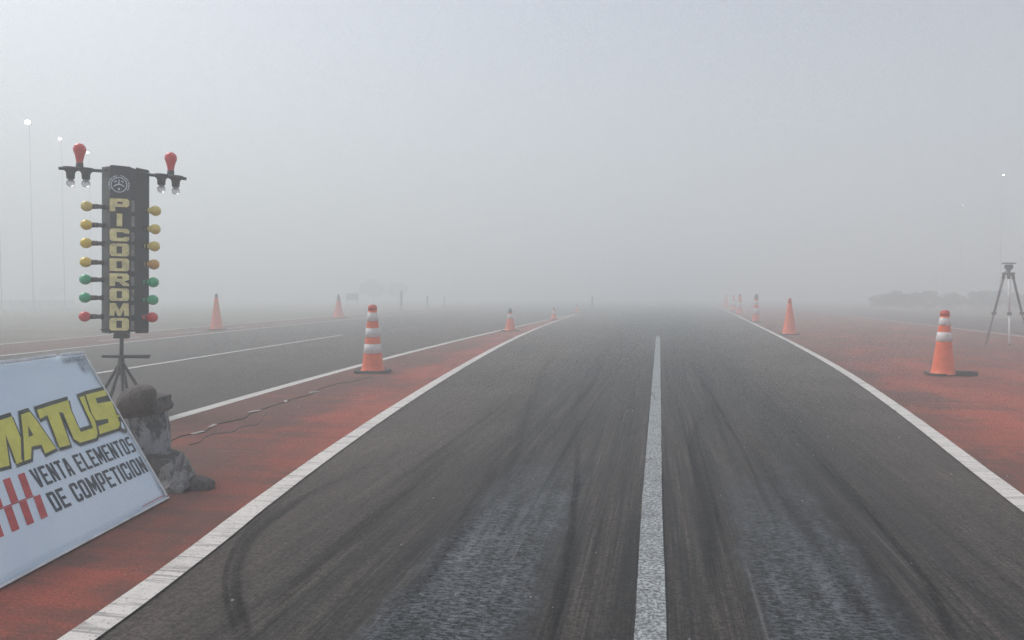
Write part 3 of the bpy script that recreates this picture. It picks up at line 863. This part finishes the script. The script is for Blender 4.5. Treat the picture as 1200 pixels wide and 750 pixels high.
# top arms with sockets
for sgn, x_in, x_out, ya, yb_, socks, redx, redt in ((-1, 118, 69, 203.0, 202.0, ((82, 213.5), (99.5, 213.5)), 92.3, 172.3), (1, 170, 216.5, 204.5, 207.5, ((187, 216), (204, 217.5)), 198, 177)):
    bm = bmesh.new()
    tube(bm, [(lx(x_in), 0.03, lz(ya)), (lx((x_in + x_out) / 2), 0.03, lz((ya + yb_) / 2)), (lx(x_out), 0.03, lz(yb_))], 0.014, 10)
    obj('arm', bm, M['black'], tree, True)
    for sx, sy in socks:
        f = (sx - x_in) / (x_out - x_in); ay = ya + (yb_ - ya) * f
        bm = bmesh.new()
        mt = Matrix.Translation((lx(sx), 0.03, lz(ay))) @ Matrix.Rotation(pi, 4, 'X')
        hh = (sy - ay) * ts
        lathe(bm, [(0.062, -0.014), (0.060, 0.006), (0.040, 0.022), (0.034, 0.035), (0.031, hh)], 20, mt)
        obj('lamp_holder', bm, M['black'], tree, True)
        bm = bmesh.new(); R = 4.7 * ts
        mt = Matrix.Translation((lx(sx), 0.03, lz(sy) + 0.01)) @ Matrix.Rotation(pi, 4, 'X')
        lathe(bm, bulb_prof(R, R * 2.3)[::-1], 18, mt, False)
        b = obj('bulb', bm, M['bulb_clear'], tree, True, label='small clear bulb')
        bm = bmesh.new(); lathe(bm, [(R * .35, 0), (R * .30, R * .9), (R * .12, R * 1.1)], 10, mt)
        obj('filament_stem', bm, M['pale'], b, True)
    f = (redx - x_in) / (x_out - x_in); ay = ya + (yb_ - ya) * f
    bm = bmesh.new()
    mt = Matrix.Translation((lx(redx), 0.03, lz(ay)))
    lathe(bm, [(0.030, 0), (0.028, 0.055)], 16, mt); obj('socket', bm, M['socket'], tree, True)
    hh = (ay - redt) * ts; R = 7.0 * ts
    bm = bmesh.new()
    pf = [(0.026, 0.05), (0.028, 0.075), (R * .72, hh - R * 1.9), (R * .93, hh - R * 1.4), (R, hh - R), (R * .86, hh - R * .48), (R * .5, hh - R * .12), (0, hh)]
    lathe(bm, pf, 22, mt, False); obj('bulb', bm, M['bulb_red'], tree, True, label='large red bulb pointing upwards')
# stand
bm = bmesh.new(); box(bm, (lx(141.5), 0.02, ZB - 0.022), (0.11, 0.09, 0.045), None, 0.005); obj('mount_block', bm, M['black'], tree)
bm = bmesh.new(); tube(bm, [(lx(141.5), 0.02, ZB - 0.03), (lx(141), 0.02, lz(440))], 0.016, 12); obj('pole', bm, M['black'], tree, True)
bm = bmesh.new()
box(bm, (lx(147.5), -0.01, lz(418.4)), (lx(175) - lx(120), 0.022, 0.022), Matrix.Rotation(radians(0.8), 3, 'Y'), 0.003)
box(bm, (lx(147), 0.06, lz(418.2)), (lx(174) - lx(121), 0.022, 0.020), Matrix.Rotation(radians(-0.6), 3, 'Y'), 0.003)
obj('cross_bar', bm, M['black'], tree)
top = Vector((lx(141), 0.02, lz(423)))
for ex, ey2 in ((-0.255, 0.03), (-0.075, -0.17), (0.02, 0.22), (0.075, -0.16), (0.25, 0.05)):
    bm = bmesh.new(); ft = Vector((ex, ey2, 0.01))
    tube(bm, [top + (ft - top) * 0.02, ft], 0.0135, 8)
    tube(bm, [ft + Vector((0, 0, .012)), ft + Vector((0, 0, -.006))], 0.02, 8)
    obj('leg', bm, M['black'], tree, True)
bm = bmesh.new(); tube(bm, [top + Vector((0, 0, .02)), top - Vector((0, 0, .05))], 0.026, 10); obj('leg_collar', bm, M['black'], tree, True)

# ------------------------------------------------------------------ sponsor board leaning against the stones
Br, Bl = gp(197, 588), gp(0, 695)
e = (Br - Bl).normalized()
def onray(x, y):
    d = _fwd + _rgt * ((x - 600) / F) - _up * ((y - 375) / F); O = Vector((0, 0, EYE))
    return O + d * ((Br - O).dot(e) / d.dot(e))
T = onray(97, 417)
vn = (T - Br).normalized(); nrm = e.cross(vn)
if nrm.dot(Vector((0, 0, EYE)) - Br) < 0: nrm = -nrm
def uv_of(x, y):
    d = _fwd + _rgt * ((x - 600) / F) - _up * ((y - 375) / F); O = Vector((0, 0, EYE))
    P = O + d * ((Br - O).dot(nrm) / d.dot(nrm)) - Br
    return P.dot(e), P.dot(vn)
BW, BH = 1.62, (T - Br).length
board = thing('sponsor_board', Br + Vector((0, 0, 0.018)), 0, 'large white board lettered MATUS in yellow, leaning beside the track at left', 'banner')
rotm = Matrix((e, vn, nrm)).transposed()      # local x = e, y = up the board, z = towards the viewer
board.rotation_mode = 'QUATERNION'
board.rotation_quaternion = rotm.to_quaternion()
def bmap(u, v, z): return Vector((u, v, z))
bm = bmesh.new()
# slightly buckled sheet
NX, NY = 36, 20
gv = {}
for i in range(NX + 1):
    for j in range(NY + 1):
        u = -BW + BW * i / NX; v = BH * j / NY
        zz = 0.004 * noise.noise(Vector((u * 2.3, v * 2.3, 0.4))) - 0.004
        zz *= min(1.0, max(0.0, (v - 0.66) * 6)) if v > 0.66 else (max(0, (0.14 - v) * 6) if v < 0.14 else 0)
        edge_j = 0.006 * noise.noise(Vector((u * 6, 2, 0))) if j == NY else 0
        gv[i, j, 0] = bm.verts.new((u, v + edge_j, zz)); gv[i, j, 1] = bm.verts.new((u, v + edge_j, zz - 0.012))
for i in range(NX):
    for j in range(NY):
        bm.faces.new([gv[a, b2, 0] for a, b2 in ((i, j), (i + 1, j), (i + 1, j + 1), (i, j + 1))])
        bm.faces.new([gv[a, b2, 1] for a, b2 in ((i, j + 1), (i + 1, j + 1), (i + 1, j), (i, j))])
for i in range(NX):
    bm.faces.new((gv[i, 0, 1], gv[i + 1, 0, 1], gv[i + 1, 0, 0], gv[i, 0, 0])); bm.faces.new((gv[i + 1, NY, 1], gv[i, NY, 1], gv[i, NY, 0], gv[i + 1, NY, 0]))
for j in range(NY):
    bm.faces.new((gv[0, j, 1], gv[0, j, 0], gv[0, j + 1, 0], gv[0, j + 1, 1])); bm.faces.new((gv[NX, j, 0], gv[NX, j, 1], gv[NX, j + 1, 1], gv[NX, j + 1, 0]))
obj('sheet', bm, M['board'], board, True)
# backing frame and edging
bm = bmesh.new()
for yy in (0.03, BH / 2, BH - 0.03): box(bm, (-BW / 2, yy, -0.032), (BW - 0.02, 0.03, 0.024))
for xx in (-BW + 0.02, -BW / 2, -0.025): box(bm, (xx, BH / 2, -0.0325), (0.028, BH - 0.1, 0.022))
obj('frame', bm, M['galv'], board)
bm = bmesh.new()
box(bm, (-BW / 2, 0.003, 0.004), (BW, 0.010, 0.012), None, 0.002)
segs = 9                                        # folded vinyl along the top, uneven
for k in range(segs):
    u0 = -BW + BW * k / segs + 0.004; u1 = u0 + BW / segs - 0.008
    if k == 7: u1 -= 0.03
    dz = 0.004 * noise.noise(Vector((k * 1.7, 0, 0)))
    box(bm, ((u0 + u1) / 2, BH - 0.002 + dz, 0.006), (u1 - u0, 0.014, 0.014), Matrix.Rotation(0.012 * sin(k * 2.1), 3, 'Z'), 0.003)
obj('edging', bm, M['board_edge'], board)
bm = bmesh.new(); box(bm, (-0.006, BH / 2, 0.004), (0.009, BH - 0.03, 0.010), None, 0.002); obj('edging', bm, M['board_edge'], board)
bm = bmesh.new(); box(bm, (-0.115, 0.022, 0.0015), (0.20, 0.0035, 0.002)); obj('red_trim_line', bm, M['print_red'], board)
# grime near the top corner
for (u, v, ww, hh2) in ((-0.10, BH - 0.032, 0.22, 0.045), (-0.06, BH - 0.075, 0.07, 0.11)):
    bm = bmesh.new(); uvl = bm.loops.layers.uv.new('UVMap')
    vs = [bm.verts.new((u + a * ww / 2, v + b2 * hh2 / 2, 0.0042)) for a, b2 in ((-1, -1), (1, -1), (1, 1), (-1, 1))]
    f = bm.faces.new(vs)
    for l, q in zip(f.loops, ((0, 0), (0, 1), (1, 1), (1, 0))): l[uvl].uv = q
    obj('grime_stain', bm, M['grime'], board)
# small print
def text_line(txt, u0, u1, v0, v1, stroke, mat, z=0.001, slant=-0.0):
    adv = {'I': 0.45, ' ': 0.55, 'M': 1.25}
    tot = sum(adv.get(c, 1.0) for c in txt)
    unit = (u1 - u0) / (tot - 0.2); x = u0; h = v1 - v0
    for c in txt:
        a = adv.get(c, 1.0) * unit
        if c != ' ':
            wch = a - unit * 0.20
            bm = bmesh.new()
            loops = glyph(c, wch, h, stroke)
            solid(bm, loops, lambda u, v, zz, X=x: Vector((X + u + slant * v, v0 + v, zz)), z, z + 0.001)
            obj('small_letter', bm, mat, board)
        x += a
text_line('VENTA ELEMENTOS', -0.742, -0.030, 0.283, 0.368, 0.0125, M['print_dark'])
text_line('DE COMPETICION', -0.728, -0.030, 0.165, 0.253, 0.0135, M['print_dark'])
# red checker bars
for (ut, ub, wd, vt, vb) in ((-0.806, -0.829, .037, .364, .266), (-0.886, -0.909, .037, .364, .266), (-0.966, -0.989, .037, .364, .266), (-1.046, -1.069, .037, .364, .266),
                             (-0.794, -0.817, .038, .258, .163), (-0.873, -0.896, .038, .258, .163), (-0.953, -0.976, .038, .258, .163), (-1.033, -1.056, .038, .258, .163)):
    bm = bmesh.new(); solid(bm, [[(ub, vb), (ub + wd, vb), (ut + wd, vt), (ut, vt)]], bmap, 0.001, 0.002)
    obj('red_bar', bm, M['print_red'], board)
bm = bmesh.new(); solid(bm, [[(-1.10, 0.259), (-0.79, 0.259), (-0.79, 0.2645), (-1.10, 0.2645)]], bmap, 0.0022, 0.003); obj('red_rule', bm, M['print_red'], board)
# big letters traced as plane coordinates on the board
def z1(x, y): return uv_of(x / 6.25, 450 + y / 6.25)
def z2(x, y): return uv_of(70 + x / 7.5, 440 + y / 7.5)
BIG = [
    ('M', [[z1(*p) for p in ((-135, 345), (-75, 322), (-38, 470), (-20, 306), (84, 270), (148, 425), (165, 600), (120, 622), (78, 505), (36, 395), (68, 632), (-22, 655), (-50, 520), (-80, 668), (-150, 690))]]),
    ('A', [[z1(*p) for p in ((150, 258), (213, 236), (262, 300), (405, 505), (326, 544), (300, 478), (226, 494), (222, 582), (174, 600), (168, 430))], [z1(*p) for p in ((200, 338), (240, 408), (206, 424))]]),
    ('TU', [[z1(*p) for p in ((265, 224), (378, 186), (494, 150), (508, 214))] + [z2(*p) for p in ((150, 480), (178, 535), (284, 500), (262, 440), (165, 230), (208, 214), (300, 430), (330, 540), (312, 588), (170, 632), (118, 600), (24, 372))] + [z1(*p) for p in ((462, 246), (424, 238), (508, 478), (430, 500), (340, 262), (288, 290))]]),
    ('S', [[z2(*p) for p in ((218, 208), (384, 164), (408, 212), (306, 238), (320, 284), (446, 262), (482, 360), (522, 462), (508, 500), (342, 556), (328, 486), (420, 452), (414, 418), (310, 434), (272, 372))]]),
]
for k, (ch, loops) in enumerate(BIG):
    z = 0.0010 + 0.0016 * k
    dk = [offset_loop(lp, 0.0055, i > 0) for i, lp in enumerate(loops)]
    bm = bmesh.new()
    solid(bm, [dk[0]], lambda u, v, zz: Vector((u, v + 0.013, zz)), z, z + 0.0003)
    o = obj('large_letter', bm, M['print_olive'], board)
    bm = bmesh.new(); solid(bm, [dk[0]], lambda u, v, zz: Vector((u, v - 0.009, zz)), z + 0.0004, z + 0.0007); obj('letter_shadow', bm, M['print_olive'], o)
    bm = bmesh.new(); solid(bm, loops, bmap, z + 0.0009, z + 0.0013); obj('letter_face', bm, M['print_yellow'], o)
bm = bmesh.new()
solid(bm, [[z2(*p) for p in ((486, 372), (508, 376), (540, 440), (582, 530), (572, 548), (530, 520), (508, 505), (520, 460))]], bmap, 0.0095, 0.0098)
o = obj('swirl', bm, M['print_olive'], board)
bm = bmesh.new(); solid(bm, [[z2(*p) for p in ((488, 385), (508, 388), (512, 402), (496, 408))]], bmap, 0.0099, 0.0102); obj('swirl_dot', bm, M['print_yellow'], o)
bm = bmesh.new(); solid(bm, [[z2(*p) for p in ((524, 440), (540, 458), (560, 515), (530, 500))]], bmap, 0.0099, 0.0102); obj('swirl_light', bm, M['board'], o)

# ------------------------------------------------------------------ stones
def rock(name, loc, size, rot, seed, mat, label, cat='stone', boxy=0.0, rough=0.16, subdiv=4, facets=0):
    bm = bmesh.new()
    bmesh.ops.create_icosphere(bm, subdivisions=subdiv, radius=1)
    rr = random.Random(seed)
    planes = []
    for _ in range(facets):
        d = Vector((rr.gauss(0, 1), rr.gauss(0, 1), rr.gauss(0, 1))).normalized(); planes.append((d, rr.uniform(0.55, 0.85)))
    for v in bm.verts:
        p = v.co.copy()
        if boxy:
            m2 = max(abs(p.x), abs(p.y), abs(p.z)); q = p / m2
            p = p.lerp(q * 0.92, boxy)
        for d, k in planes:
            s = p.dot(d)
            if s > k: p -= d * (s - k) * 0.92
        n1 = noise.fractal(p * 1.6 + Vector((seed, 0, 0)), 0.9, 2.1, 5)
        n2 = noise.fractal(p * 6 + Vector((0, seed, 0)), 0.8, 2.1, 3)
        p += p.normalized() * (n1 * rough + n2 * rough * 0.22)
        v.co = p
    mt = Matrix.Diagonal((size[0] / 2, size[1] / 2, size[2] / 2, 1))
    bmesh.ops.transform(bm, matrix=mt, verts=bm.verts)
    R = Matrix.Rotation(rot[2], 4, 'Z') @ Matrix.Rotation(rot[1], 4, 'Y') @ Matrix.Rotation(rot[0], 4, 'X')
    bmesh.ops.transform(bm, matrix=R, verts=bm.verts)
    o = obj(name, bm, mat, None, facets == 0)
    o.location = loc
    return tag(o, label, cat)
BP = gp(188, 574); bs = mpp(BP)                 # foot of the pile
def pile(px, py, dy=0.0):
    """point of the pile seen at that place of the photograph, dy metres behind its front"""
    d = _fwd + _rgt * ((px - 600) / F) - _up * ((py - 375) / F)
    return Vector((0, 0, EYE)) + d * (depth_of(BP) + dy)
PL = YAW
rock('rock', pile(181, 551, .12), (0.33, 0.30, 0.22), (0, 0.05, PL), 3, M['rock_dark'], 'dark rough stone at the bottom of the pile behind the board', boxy=0.5, rough=0.14)
blk = rock('concrete_block', pile(176, 508, .13), (0.215, 0.20, 0.38), (0.02, -0.05, PL + 0.45), 8, M['rock_pale'], 'pale stained upright block in the middle of the stone pile', 'concrete block', boxy=0.93, rough=0.08)
rock('rock', pile(172, 476, .08), (0.235, 0.22, 0.10), (0.03, -0.12, PL), 13, M['rock_dark'], 'flat dark slab lying on top of the upright block', boxy=0.7, rough=0.10)
rock('rock', pile(186, 467.5, .16), (0.125, 0.13, 0.055), (0.0, 0.06, PL + .2), 21, M['rock_dark'], 'small dark stone jutting out right at the top of the pile', boxy=0.75, rough=0.10)
rock('boulder', pile(160, 467, -.03), (0.215, 0.16, 0.135), (0, -0.42, PL), 34, M['rock_brown'], 'smooth rounded dark boulder topping the stone pile', 'stone', rough=0.04)
rock('rock', pile(209, 554, -.01), (0.215, 0.19, 0.24), (0.15, 0.1, PL + .4), 42, M['rock_grey'], 'light grey pointed angular stone at the right foot of the pile', boxy=0.1, rough=0.10, facets=14, subdiv=5)
rock('rock', pile(205, 570.5, -.06), (0.20, 0.14, 0.085), (0, 0, PL), 55, M['rock_grey'], 'low grey stone lying in front under the pointed stone', boxy=0.3, rough=0.10, facets=5)
rock('rock', pile(236, 568, -.02), (0.14, 0.11, 0.088), (0.1, 0.3, PL + .1), 63, M['rock_dark'], 'small brown black stone farthest right of the pile', boxy=0.35, rough=0.08)
rock('rock', pile(160, 560, .22), (0.24, 0.22, 0.24), (0, 0, PL), 71, M['rock_dark'], 'dark stone half hidden behind the board edge', boxy=0.5, rough=0.12)

# ------------------------------------------------------------------ cables on the median
def cable(px, r, mat, label):
    pts = [gp(x, y) for x, y in px]
    pts = spline([Vector((p.x, p.y, 0.013 + r)) for p in pts], 5)
    for p in pts:
        p.x += 0.02 * noise.noise(p * 4.0); p.y += 0.03 * noise.noise(p * 5.0 + Vector((3, 0, 0)))
    bm = bmesh.new(); tube(bm, pts, r, 6)
    return tag(obj('cable', bm, mat, None, True), label, 'cable'), pts
cb, cpts = cable([(196, 524), (200, 519), (209, 514), (225, 511), (240, 509), (250, 502), (257, 499), (276, 495), (288, 492), (292, 487), (312, 480), (328, 475), (345, 469), (362, 465), (372, 459), (392, 452), (412, 449), (436, 443)], 0.0042, M['cable'], 'thin black cable running over the red median to the three band cone')
for q in (0.30, 0.56, 0.68, 0.80, 0.20):
    p = cpts[int(q * (len(cpts) - 1))]
    bm = bmesh.new(); box(bm, (p.x, p.y, p.z + 0.005), (0.03, 0.12, 0.003), Matrix.Rotation(0.5 * sin(q * 30), 3, 'Z'))
    obj('tape', bm, M['tape'], cb)
cable([(222, 524), (234, 520), (240, 515), (252, 511), (272, 508), (280, 503), (298, 500), (306, 495), (311, 486)], 0.0035, M['pale_cable'], 'short dusty grey cable lying loose beside the black cable')

# ------------------------------------------------------------------ camera tripod at the right
KP = gp(1180, 405); ks = mpp(KP)
tri = thing('camera_tripod', (KP.x, KP.y, 0.013), YAW, 'empty silver camera tripod with black knuckles standing on the red run-off', 'tripod')
def kx(px): return (px - 1180) * ks
def kz(py): return (405 - py) * ks
bm = bmesh.new()
box(bm, (kx(1180), 0, kz(309.5)), (0.24, 0.10, 0.022), None, 0.006)
box(bm, (kx(1180), 0, kz(313.5)), (0.13, 0.09, 0.09), None, 0.012)
lathe(bm, [(0.05, kz(318)), (0.045, kz(315))], 14)
obj('head', bm, M['darksteel'], tri)
bm = bmesh.new(); tube(bm, [(0, 0, kz(317)), (0, 0, kz(326))], 0.03, 10); obj('centre_column', bm, M['darksteel'], tri, True)
bm = bmesh.new(); tube(bm, [(0.03, 0.03, kz(312)), (0.10, 0.22, kz(318)), (0.12, 0.3, kz(320))], 0.010, 8); obj('pan_handle', bm, M['darksteel'], tri, True)
bm = bmesh.new()
box(bm, (kx(1180), 0, kz(321.5)), (0.22, 0.10, 0.035), None, 0.012); obj('shoulder', bm, M['darksteel'], tri)
for (tx, fx, fy) in ((1175.5, 1159, 0.10), (1179, 1171.5, -0.30), (1185, 1211, 0.12)):
    a = Vector((kx(tx), fy * 0.12, kz(322))); b2 = Vector((kx(fx), fy, 0.01)); mid = a.lerp(b2, 0.56)
    bm = bmesh.new()
    tube(bm, [a, mid], 0.023, 8)
    lg = obj('leg', bm, M['steel'] if tx == 1179 else M['legs'], tri, True)
    bm = bmesh.new(); tube(bm, [mid, b2], 0.017, 8); obj('lower_leg', bm, M['steel'] if tx == 1179 else M['legs'], lg, True)
    bm = bmesh.new(); box(bm, mid, (0.075, 0.05, 0.06), None, 0.01); obj('clamp', bm, M['darksteel'], lg)
    bm = bmesh.new(); tube(bm, [b2 + Vector((0, 0, 0.03)), b2 - Vector((0, 0, 0.006))], 0.022, 8); obj('foot', bm, M['darksteel'], lg, True)
    bm = bmesh.new(); tube(bm, [a + Vector((0, 0, .03)), a.lerp(b2, 0.07)], 0.030, 8); obj('hinge', bm, M['darksteel'], lg, True)

# ------------------------------------------------------------------ floodlights on poles, in the fog
def floodlight(px, py, dist, label, size=0.10, first=[None]):
    d = _fwd + _rgt * ((px - 600) / F); d = d.normalized()
    P = Vector((d.x, d.y, 0)).normalized() * dist
    el = (345.9 - py) / F
    hgt = EYE + el * depth_of((P.x, P.y, EYE))
    t = thing('floodlight_pole', (P.x, P.y, 0), YAW, label, 'floodlight', 'floodlights on poles round the track')
    bm = bmesh.new(); tube(bm, [(0, 0.12, 0), (0, 0.12, hgt + 0.2)], 0.022, 10, 0.012); obj('pole', bm, M['galv'], t, True)
    bm = bmesh.new(); box(bm, (0, 0.12, 0.1), (0.35, 0.35, 0.2), None, 0.02); obj('pole_base', bm, M['concrete'], t)
    bm = bmesh.new(); box(bm, (0, 0.03, hgt), (size * 2.2, 0.10, size * 1.6), None, 0.01); hd = obj('lamp_head', bm, M['galv'], t)
    bm = bmesh.new(); bmesh.ops.create_uvsphere(bm, u_segments=12, v_segments=8, radius=1, matrix=Matrix.Translation((0, -0.03, hgt)) @ Matrix.Diagonal((size * 1.3, size * 0.6, size * 0.95, 1))); obj('lens', bm, M['lamp'], hd, True)
    return t
floodlight(38, 146, 50, 'brightest floodlight, high at the left edge above the board', 0.14)
floodlight(75, 165, 54, 'small floodlight just above left of the left red bulb', 0.085)
floodlight(107, 181, 60, 'small faint floodlight just right of the left red bulb', 0.085)
floodlight(0.5, 152, 51, 'floodlight cut by the left edge of the picture', 0.07)
floodlight(1172, 207, 66, 'tiny floodlight on a thin pole above the camera tripod', 0.06)
floodlight(1125, 242, 84, 'tiny low floodlight left of the tripod', 0.055)
floodlight(1098, 226, 83, 'faintest floodlight, farthest left of the right hand three', 0.045)

# ------------------------------------------------------------------ distant posts, board, barrier
def post(px, base, top, label, wd=0.10, mat='darksteel'):
    P = gp(px, base); s = mpp(P); h = (base - top) * s
    t = thing('marker_post', (P.x, P.y, 0), YAW, label, 'post', 'posts standing in the fog')
    bm = bmesh.new(); box(bm, (0, 0, h / 2), (wd, wd, h), None, 0.015); obj('shaft', bm, M[mat], t)
    bm = bmesh.new(); box(bm, (0, 0, 0.05), (wd * 2.2, wd * 2.2, 0.10), None, 0.02); obj('foot', bm, M['rubber'], t)
    bm = bmesh.new(); box(bm, (0, 0, h + 0.02), (wd * 0.8, wd * 0.8, 0.05), None, 0.01); obj('cap', bm, M[mat], t)
post(470.5, 364.5, 341.5, 'dark slim post in the fog right of the three band cone', 0.13)
post(501, 361, 347, 'faint post, second from the three band cone', 0.13)
post(521, 360, 348, 'very faint post, third from the three band cone', 0.12)
post(694, 361, 348, 'faint dark post beyond the tip of the median', 0.14)
sgp = gp(413, 360.3); t = thing('track_board', (sgp.x, sgp.y, 0), YAW, 'hazy low board beside the far orange cone on the left', 'sign board')
bm = bmesh.new(); box(bm, (0, 0, 0.85), (1.0, 0.05, 0.55), None, 0.01); obj('board', bm, M['galv'], t)
for sx in (-0.4, 0.4):
    bm = bmesh.new(); box(bm, (sx, 0.05, 0.42), (0.06, 0.04, 0.84)); obj('leg', bm, M['galv'], t)
# low white barrier far left, segments
for k in range(7):
    a = Vector((-46 + k * 4.05, 53 + k * 1.1, 0)) if False else gp(-10 + 15 * k, 361.5 - 0.12 * k)
    bm = bmesh.new()
    L = 0.95
    prof = [(-0.3, 0), (0.3, 0), (0.26, 0.12), (0.12, 0.28), (0.08, 0.62), (-0.08, 0.62), (-0.12, 0.28), (-0.26, 0.12)]
    lo = [bm.verts.new((-L / 2, y, z)) for y, z in prof]; hi = [bm.verts.new((L / 2, y, z)) for y, z in prof]
    bm.faces.new(lo[::-1]); bm.faces.new(hi)
    for i in range(8): bm.faces.new((lo[i], lo[(i + 1) % 8], hi[(i + 1) % 8], hi[i]))
    bm.transform(Matrix.Diagonal((1, 1, 1, 1)))
    o = obj('barrier_block', bm, M['concrete']); o.location = (a.x, a.y, 0); o.rotation_euler = (0, 0, YAW + 0.05)
    tag(o, ['first', 'second', 'third', 'fourth', 'fifth', 'sixth', 'last'][k] + ' white barrier block from the left in the foggy row beyond the grass', 'barrier', 'white barrier blocks in the fog')

# ------------------------------------------------------------------ hedge and trees in the fog
def leaves(bm, centre, rad, n, seed, leaf=0.09):
    rr = random.Random(seed)
    clumps = []
    for _ in range(max(6, n // 90)):
        while True:
            p = Vector((rr.uniform(-1, 1), rr.uniform(-1, 1), rr.uniform(-1, 1)))
            if p.length < 1: break
        clumps.append((p * 0.8, rr.uniform(0.18, 0.42)))
    for _ in range(n):
        c, r = rr.choice(clumps)
        p = c + Vector((rr.gauss(0, 1), rr.gauss(0, 1), rr.gauss(0, 1))).normalized() * r * rr.random() ** 0.4
        q = Vector((centre[0] + p.x * rad[0], centre[1] + p.y * rad[1], max(0.03, centre[2] + p.z * rad[2])))
        a = Vector((rr.gauss(0, 1), rr.gauss(0, 1), rr.gauss(0, 1))).normalized(); b2 = a.orthogonal().normalized()
        a = a * leaf * rr.uniform(.6, 1.3); b2 = b2 * leaf * rr.uniform(.4, .8)
        bm.faces.new([bm.verts.new(q + v) for v in (-a, b2, a, -b2)])
def bush(px, base, top, wpx, seed, label, n=2600):
    P = gp(px, base); s = mpp(P); h = (base - top) * s; wd = wpx * s
    t = thing('bush', (P.x, P.y, 0), YAW, label, 'bush', 'bushes on the far right')
    bm = bmesh.new(); leaves(bm, (0, 0, h * 0.52), (wd / 2, wd / 3.2, h * 0.56), n, seed); obj('foliage', bm, M['leaf'], t)
    bm = bmesh.new()
    for k in range(4): tube(bm, [(0.1 * k - .15, 0, 0), (wd * (k - 1.5) * .12, 0.05 * k, h * 0.45)], 0.03, 6, 0.012)
    obj('stem', bm, M['bark'], t)
for i, (px, base, top, wp_) in enumerate(((1038, 361.5, 345.5, 46), (1062, 361.8, 341, 50), (1087, 361.6, 342.5, 48), (1110, 361.8, 343.5, 40), (1148, 362, 339.5, 42), (1170, 362, 341.5, 44), (1196, 362, 342.5, 50))):
    bush(px, base, top, wp_, 100 + i, ['leftmost low bush of the foggy row at right', 'taller rounded bush, second in the foggy row', 'bush behind the two band cone on its left', 'bush behind the two band cone on its right', 'tallest bush, just left of the tripod', 'bush seen between the tripod legs', 'bush at the right picture edge'][i])
def far_tree(px, base, top, wpx, seed, label):
    P = gp(px, base); s = mpp(P); h = (base - top) * s; wd = wpx * s
    t = thing('tree', (P.x, P.y, 0), YAW, label, 'tree', 'trees lost in the fog')
    bm = bmesh.new(); tube(bm, [(0, 0, 0), (0.05, 0, h * 0.35), (0, 0, h * 0.7)], 0.14, 8, 0.05)
    for k in range(5):
        a = k * 1.3; tube(bm, [(0, 0, h * (.3 + .05 * k)), (cos(a) * wd * .3, sin(a) * wd * .3, h * (.55 + .05 * k))], 0.05, 6, 0.015)
    obj('trunk', bm, M['bark'], t)
    bm = bmesh.new(); leaves(bm, (0, 0, h * 0.62), (wd / 2, wd / 2, h * 0.40), 2600, seed, 0.14); obj('crown', bm, M['leaf'], t)
far_tree(437, 354.2, 327, 30, 7, 'faint wide tree in the fog above the three band cone')
far_tree(466, 354.0, 330, 26, 8, 'fainter tree in the fog behind the slim dark post')
far_tree(62, 354.4, 332, 30, 9, 'pale tree in the fog left of the light tree')

# ------------------------------------------------------------------ fog
bm = bmesh.new()
TOPZ = 13.5
box(bm, (0, 0, (TOPZ - 1) / 2), (1300, 1300, TOPZ + 1))
m = bpy.data.materials.new('fog_air'); m.use_nodes = True
t = m.node_tree; t.nodes.clear()
pv = t.nodes.new('ShaderNodeVolumePrincipled')
pv.inputs['Color'].default_value = (0.945, 0.985, 0.985, 1)
pv.inputs['Density'].default_value = FOG_DENSITY
pv.inputs['Anisotropy'].default_value = 0.2
mo = t.nodes.new('ShaderNodeOutputMaterial'); t.links.new(pv.outputs[0], mo.inputs['Volume'])
hz = obj('haze', bm, m)
tag(hz, 'even pale fog filling the air over the whole track', 'fog', kind='stuff')
